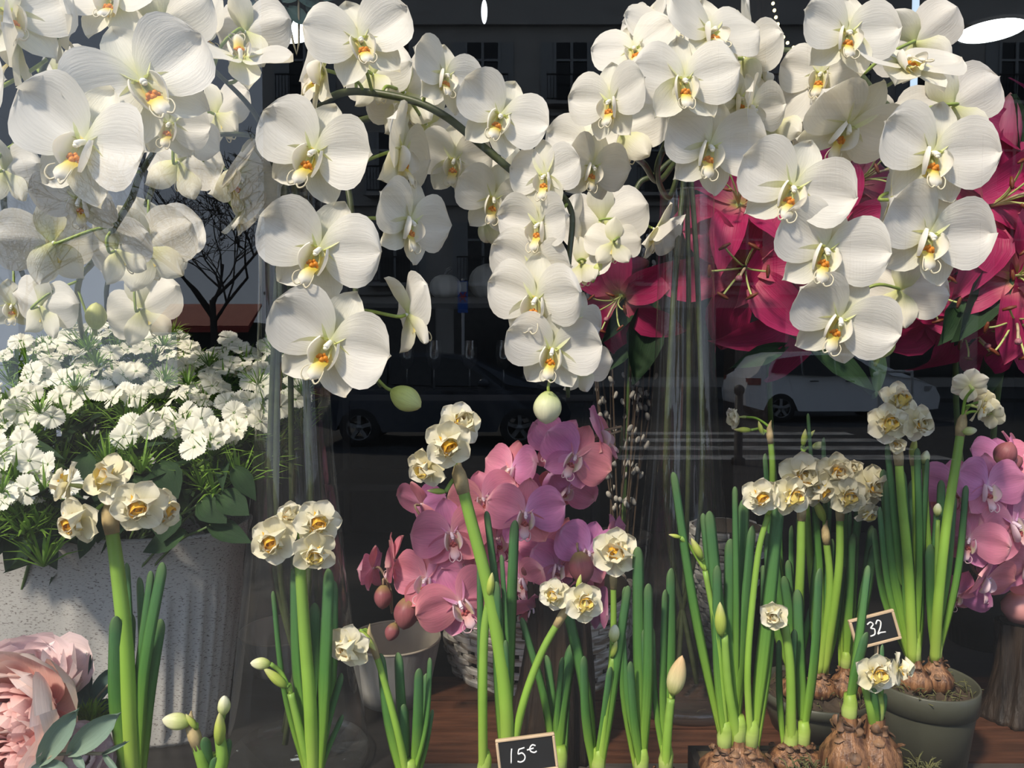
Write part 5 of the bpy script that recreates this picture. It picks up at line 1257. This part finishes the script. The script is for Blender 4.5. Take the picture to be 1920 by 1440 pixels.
pos_ = rk + Vector((.26, -.04, 1.62)); t = thing('red_poinsettia', pos_, 'dark red poinsettia in the dim back of the shop', 'poinsettia')
ob('pot', MB().lathe([(.001, 0), (.035, 0), (.045, .05), (.001, .045)], 20).mesh('pot', M_BLACK), t, Matrix.Translation(pos_))
M_REDL = petal_mat('red_bract', [(0, (.22, .01, .02)), (1, (.34, .012, .03))], trans=.1)
RL = petal(1.0, LANCE, 7, 5, lambda u, v: -.2*u*u, M_REDL, 'leaf')
for i in range(26):
    a = RNG.uniform(0, 6.28); el = RNG.uniform(-.3, 1.1); v = Vector((math.cos(a)*math.cos(el), math.sin(a)*math.cos(el), math.sin(el)))
    zz = Vector((0, 0, 1.01)) - v*v.z; zz.normalize(); xx = v.cross(zz)
    ob('leaf', RL, t, Matrix.Translation(pos_ + Vector((0, 0, .06)) + v*.02) @ Matrix((xx, v, zz)).transposed().to_4x4() @ Matrix.Diagonal((.16, .10, .10, 1)))
for i, x in enumerate((-.3, -.2, -.1, .02, .14, .26)):
    p = rk + Vector((x, -.06 + .05*(i % 2), 1.30)); t = thing('wine_glass', p, 'clear stemmed glass on the dark rack below the pumpkins', 'glass', 'glasses on the dark rack')
    ob('bowl', MB().lathe([(.004, .08), (.022, .095), (.030, .13), (.026, .18)], 20).mesh('bowl', M_VASE), t, Matrix.Translation(p)); ob('stem', MB().lathe([(.03, .001), (.028, .004), (.004, .01), (.0035, .08)], 16).mesh('stem', M_VASE), t, Matrix.Translation(p))
# white board behind the orchids at the jug
b0 = P(-260, 600, 1.62); b1 = P(262, 600, 1.62)
t = thing('white_board', (b0.x, b0.y, SHELF_Z), 'pale grey white display board behind the orchids', 'board')
zt = P(0, 318, 1.62).z
ob('panel', MB().box((0, 0, 0), (b1.x - b0.x, .012, zt - SHELF_Z)).mesh('panel', plain('white_board', (.84, .85, .84), .6, noise=.05)), t, Matrix.Translation((b0.x, b0.y, SHELF_Z)))
ob('edge_strip', MB().box((b1.x - b0.x, -.004, 0), (b1.x - b0.x + .018, .016, zt - SHELF_Z)).mesh('edge_strip', plain('grey_strip', (.45, .46, .47), .5)), t, Matrix.Translation((b0.x, b0.y, SHELF_Z)))
ob('foot', MB().box((.1, 0, 0), (.5, .12, .012)).mesh('foot', MATS['grey_strip']), t, Matrix.Translation((b0.x, b0.y, SHELF_Z)))

# ------------------------------------------------------------------ the street in front of the window (seen as its mirror image)
M_ASPH = plain('asphalt', (.042, .043, .045), .85, noise=.3, nscale=3, bump=.2); M_PAVE = plain('pavement', (.07, .07, .068), .85, noise=.25, nscale=2); M_PAINT = plain('road_paint', (.46, .46, .45), .7, noise=.5, nscale=3)
slab('pavement', (-40, -4.2, -.10), (40, .40, .0), M_PAVE, 'grey pavement outside the shop')
slab('road', (-40, -20.5, -.16), (40, -4.2, -.10), M_ASPH, 'asphalt street outside the shop')
slab('pavement_far', (-40, -28, -.16), (40, -20.5, .02), M_PAVE, 'far pavement across the street')
for i in range(4):
    d0 = 10.5 + i*1.0; y = 2*GLASS_Y - d0
    tag(ob('crossing_stripe', MB().box((1.5 + .2*i, y - .22, -.10), (6.2, y + .22, -.092)).mesh('crossing_stripe', M_PAINT)), 'white painted crossing stripe on the asphalt', 'stripe', 'crossing stripes')
M_FAC = plain('facade', (.42, .40, .37), .85, noise=.15, nscale=1.2); M_WDARK = plain('window_dark', (.015, .017, .02), .15); M_SHUT = plain('shutter', (.30, .31, .31), .7); M_IRON = plain('iron', (.012, .012, .012), .5)
FD = 28.0; fy = 2*GLASS_Y - FD
X0 = (500 - 960)/FPX*FD; X1 = 26.0; HT = 15.2
root = tag(thing('apartment_building', (X0, fy, .02), 'grey apartment building across the street with balconied windows', 'building'))
ob('wall', MB().box((X0, fy - 8, .02), (X1, fy, HT)).mesh('wall', M_FAC, origin=(X0, fy, .02)), root, Matrix.Translation((X0, fy, .02)))
for z in (3.6, 6.9, 10.2, 13.5): ob('cornice', MB().box((X0, fy, z - .12), (X1, fy + .22, z)).mesh('cornice', M_FAC), root)
ob('roof', MB().box((X0 - .2, fy - 8, HT), (X1 + .2, fy + .3, HT + .5)).mesh('roof', plain('zinc_roof', (.16, .17, .19), .5)), root)
wm = MB().box((-.62, -.02, 0), (.62, .03, 2.3)).mesh('window', M_WDARK); fm = MB()
for x in (-.62, 0, .62): fm.box((x - .05, .03, 0), (x + .05, .09, 2.3))
fm.box((-.62, .03, 1.6), (.62, .085, 1.68)); fm = fm.mesh('window_frame', M_SHUT)
bmh = MB(); bmh.box((-.95, .0, -.12), (.95, .62, 0)); bmh = bmh.mesh('balcony', M_FAC)
rl = MB(); rl.box((-.95, .56, .92), (.95, .61, .97)); rl.box((-.95, .56, .06), (.95, .61, .10))
for i in range(17): rl.box((-.93 + i*.116, .57, .06), (-.91 + i*.116, .60, .94))
rl = rl.mesh('railing', M_IRON); stm = MB().box((-1.15, .0, 0), (-.66, .05, 2.3)).mesh('shutter', M_SHUT); stm2 = MB().box((.66, .0, 0), (1.15, .05, 2.3)).mesh('shutter', M_SHUT)
for fz in (3.9, 7.2, 10.5):
    x = X0 + 1.6
    while x < X1 - 1:
        M = Matrix.Translation((x, fy, fz))
        w = ob('window', wm, root, M); ob('window_frame', fm, w, M); ob('shutter', stm, w, M); ob('shutter', stm2, w, M)
        bl = ob('balcony', bmh, root, M); ob('railing', rl, bl, M)
        x += 3.3
x = X0 + 1.2
sf = MB().box((-1.3, -.02, .1), (1.3, .04, 2.7)).mesh('shop_opening', M_WDARK)
while x < X1 - 1.5: ob('shop_opening', sf, root, Matrix.Translation((x + .6, fy, .3))); x += 3.3

# cars
M_TYRE = plain('tyre', (.015, .015, .016), .8); M_RIM = plain('alloy', (.35, .36, .37), .35, metal=.7); M_CGL = plain('car_glass', (.01, .012, .014), .08); M_TAIL = plain('tail_lamp', (.25, .01, .01), .3); M_TRIM = plain('black_trim', (.02, .02, .02), .6)
def car(cx, cy, paint, label, L=4.1, flip=1, z0=-.10):
    base = Vector((cx, cy, z0)); t = thing('parked_car', base, label, 'car'); T = Matrix.Translation(base) @ Matrix.Diagonal((flip, 1, 1, 1))
    prof = [(-2.03, .36), (-2.06, .62), (-1.98, .93), (-1.80, 1.04), (-1.55, 1.38), (-1.20, 1.475), (-.2, 1.50), (.35, 1.44), (.72, 1.22), (1.05, .99), (1.6, .92), (1.95, .76), (2.06, .55), (2.02, .30), (1.62, .24), (1.5, .5), (1.25, .62), (1.0, .5), (.88, .24), (-.92, .24), (-1.04, .5), (-1.29, .62), (-1.54, .5), (-1.66, .26)]
    wd = lambda z: .86 if z < .95 else .86 - (z - .95)*.34
    b = MB(); n = len(prof); V = [(x, -wd(z), z) for x, z in prof] + [(x, wd(z), z) for x, z in prof]
    F = [(i, i + n, (i+1) % n + n, (i+1) % n) for i in range(n)]
    b.add(V, F, smooth=False)
    # side skins triangulated by bmesh
    me = b.mesh('body', paint); bm = bmesh.new(); bm.from_mesh(me); bm.verts.ensure_lookup_table()
    for o in (0, n):
        f = bm.faces.new([bm.verts[o + i] for i in (range(n) if o else range(n-1, -1, -1))]); 
    bmesh.ops.triangulate(bm, faces=[f for f in bm.faces if len(f.verts) > 4]); bmesh.ops.recalc_face_normals(bm, faces=bm.faces[:]); bm.to_mesh(me); bm.free()
    ob('body', me, t, T)
    def pane(pts, sd):
        o = .012; P3 = [(x, sd*(wd(z) + o), z) for x, z in pts] + [(x, sd*(wd(z) - .02), z) for x, z in pts]; k = len(pts)
        F = [tuple(range(k)), tuple(range(2*k-1, k-1, -1))] + [(i, (i+1) % k, (i+1) % k + k, i + k) for i in range(k)]
        ob('side_window', MB().add(P3, F, smooth=False).mesh('side_window', M_CGL), t, T)
    for sd in (-1, 1):
        pane([(-1.5, 1.06), (-1.35, 1.34), (-.85, 1.41), (-.85, 1.0)], sd); pane([(-.80, 1.0), (-.80, 1.415), (-.15, 1.43), (-.15, .98)], sd); pane([(-.10, .98), (-.10, 1.43), (.28, 1.385), (.72, 1.08), (.74, .97)], sd)
        ob('mirror', MB().ball((.68, sd*.95, 1.02), (.10, .09, .07), 8, 6).mesh('mirror', paint), t, T)
        for x in (-.6, .15): ob('door_handle', MB().box((x-.09, sd*.87 - .015, .86), (x+.09, sd*.87 + .015, .89)).mesh('door_handle', M_TRIM), t, T)
        ob('tail_lamp', MB().box((-2.0, sd*.80 - .07, .80), (-1.72, sd*.80 + .07, .94)).mesh('tail_lamp', M_TAIL), t, T)
        ob('headlamp', MB().box((1.72, sd*.74 - .12, .66), (1.98, sd*.74 + .115, .77)).mesh('headlamp', M_RIM), t, T)
        for x in (-1.29, 1.25):
            tw = Matrix.Translation((x, sd*.78, .31)) @ Matrix.Rotation(math.pi/2, 4, 'X')
            w = ob('wheel', MB().lathe([(.20, -.10), (.29, -.10), (.315, -.06), (.315, .06), (.29, .10), (.20, .10)], 28).mesh('wheel', M_TYRE), t, T @ tw)
            r2 = MB()
            for k in range(5): r2.box((-.03, .02, -.085), (.03, .19, .085), Matrix.Rotation(k*2*math.pi/5, 4, 'Z'))
            r2.lathe([(.19, -.09), (.205, -.10), (.205, .10), (.19, .09)], 28); r2.lathe([(.001, -.088), (.05, -.088), (.05, .088), (.001, .088)], 14)
            ob('rim', r2.mesh('rim', M_RIM), w, T @ tw)
M_CARW = plain('white_paint', (.85, .87, .89), .25); M_CARB = plain('dark_blue_paint', (.03, .04, .06), .2)
cw = PY(1548, 700, 16.4); cw = MIR(cw); car(cw.x, cw.y, M_CARW, 'white hatchback mirrored in the window beside the hanging orchids')
cd = PY(835, 700, 12.5); cd = MIR(cd); car(cd.x, cd.y, M_CARB, 'dark car mirrored faintly between the glass vases')
# bollards, hoop barrier, parking sign
for px, lab in ((1385, 'black street bollard mirrored beside the white car'), ):
    for k, (xx, dd) in enumerate(((px, 9.9),)):
        q = MIR(PY(xx, 800, dd)); base = Vector((q.x, q.y, -.1)); t = thing('bollard', base, lab, 'bollard')
        ob('shaft', MB().lathe([(.09, 0), (.09, .08), (.055, .10), (.05, .95), (.001, .96)], 18).mesh('shaft', M_IRON), t, Matrix.Translation(base)); ob('knob', MB().ball((0, 0, 1.0), .075, 12, 8).mesh('knob', M_IRON), t, Matrix.Translation(base))
q = MIR(PY(1680, 700, 14.6)); base = Vector((q.x, q.y, -.1)); t = thing('hoop_barrier', base, 'pale steel hoop barrier mirrored in front of the white car', 'barrier')
ob('hoop', MB().tube(smooth_path([Vector((-.32, 0, 0)), Vector((-.32, 0, 1.0)), Vector((-.25, 0, 1.10)), Vector((.25, 0, 1.10)), Vector((.32, 0, 1.0)), Vector((.32, 0, 0))], 6), .028, 8).mesh('hoop', plain('pale_steel', (.5, .51, .52), .4)), t, Matrix.Translation(base))
for x in (-.32, .32): ob('foot_plate', MB().box((x-.07, -.07, 0), (x+.07, .07, .015)).mesh('foot_plate', MATS['pale_steel']), t, Matrix.Translation(base))
q = MIR(PY(868, 555, 15.0)); base = Vector((q.x, q.y, -.1)); t = thing('parking_sign', base, 'small blue and red street sign on a post mirrored in the glass', 'sign')
ob('post', MB().tube([Vector((0, 0, 0)), Vector((0, 0, q.z + .45))], .03, 8).mesh('post', MATS['pale_steel']), t, Matrix.Translation(base))
ob('plate', MB().box((-.10, .03, q.z - .24), (.10, .05, q.z + .40)).mesh('plate', plain('sign_blue', (.02, .12, .55), .5)), t, Matrix.Translation(base))
b = MB()
for a0, a1 in (((-.06, -.17), (.06, .02)), ((-.06, .02), (.06, -.17)), ((-.07, -.08), (.07, -.06))): b.tube([Vector((a0[0], .053, q.z + .15 + a0[1])), Vector((a1[0], .053, q.z + .15 + a1[1]))], .014, 6)
ob('emblem', b.mesh('emblem', plain('sign_red', (.6, .03, .03), .5)), t, Matrix.Translation(base))
b = MB(); b.box((-.085, .05, q.z + .18), (.085, .054, q.z + .38)); ob('white_field', b.mesh('white_field', plain('sign_white', (.7, .72, .75), .5)), t, Matrix.Translation(base))
# kiosk with a brick red awning and bare tree seen against the sky
q = MIR(PY(425, 640, 24)); base = Vector((q.x - .4, q.y, .02)); t = thing('street_kiosk', base, 'street kiosk with a brick red awning across the road', 'kiosk')
ob('body', MB().box((-1.3, -1.6, 0), (1.3, -.2, 2.3)).mesh('body', plain('kiosk_green', (.05, .07, .06), .6)), t, Matrix.Translation(base)); ob('counter', MB().box((-1.2, -.22, .95), (1.2, .05, 1.0)).mesh('counter', M_SHUT), t, Matrix.Translation(base))
ob('awning', MB().add([(-1.5, -.2, 2.9), (1.5, -.2, 2.9), (1.5, 1.1, 2.15), (-1.5, 1.1, 2.15), (-1.5, -.2, 2.84), (1.5, -.2, 2.84), (1.5, 1.1, 1.95), (-1.5, 1.1, 1.95)], [(0, 1, 2, 3), (7, 6, 5, 4), (3, 2, 6, 7), (0, 3, 7, 4), (2, 1, 5, 6), (1, 0, 4, 5)], smooth=False).mesh('awning', plain('red_awning', (.45, .07, .05), .7)), t, Matrix.Translation(base))
def bare_tree(px, d, H, label, seed, lean=0):
    q = MIR(PY(px, 655, d)); base = Vector((q.x, q.y, .02)); r = random.Random(seed); t = thing('bare_tree', base, label, 'tree')
    tr = MB(); br = MB()
    tr.tube([Vector((0, 0, 0)), Vector((.05, 0, H*.15)), Vector((.0 + lean, 0, H*.32))], [.15, .12, .09], 8)
    def grow(p, v, L, rad, k):
        e = p + v*L; m = (p + e)/2 + Vector((r.uniform(-.08, .08), r.uniform(-.08, .08), r.uniform(-.05, .08)))*L
        br.tube([p, m, e], [rad, rad*.85, rad*.65], 4 if k else 6, cap=False)
        if k >= 7: return
        for _ in range(3 if k < 2 else 2):
            w = (v + Vector((r.uniform(-.9, .9), r.uniform(-.9, .9), r.uniform(-.35, .6)))).normalized(); grow(e if r.random() < .6 else m, w, L*r.uniform(.6, .85), max(.011, rad*.62), k + 1)
    for i in range(5):
        a = i*1.26 + r.random(); grow(Vector((lean, 0, H*(.24 + .02*i))), Vector((math.cos(a)*.7, math.sin(a)*.7, .8)).normalized(), H*.20, .055, 0)
    ob('trunk', tr.mesh('trunk', M_TREE), t, Matrix.Translation(base)); ob('branches', br.mesh('branches', M_TREE), t, Matrix.Translation(base))['kind'] = 'stuff'
M_TREE = plain('tree_bark', (.05, .042, .035), .9)
bare_tree(400, 22, 9.0, 'bare branched street tree mirrored beside the glass vase', 4)
bare_tree(40, 30, 10.0, 'bare branched street tree mirrored over the white orchids', 6)
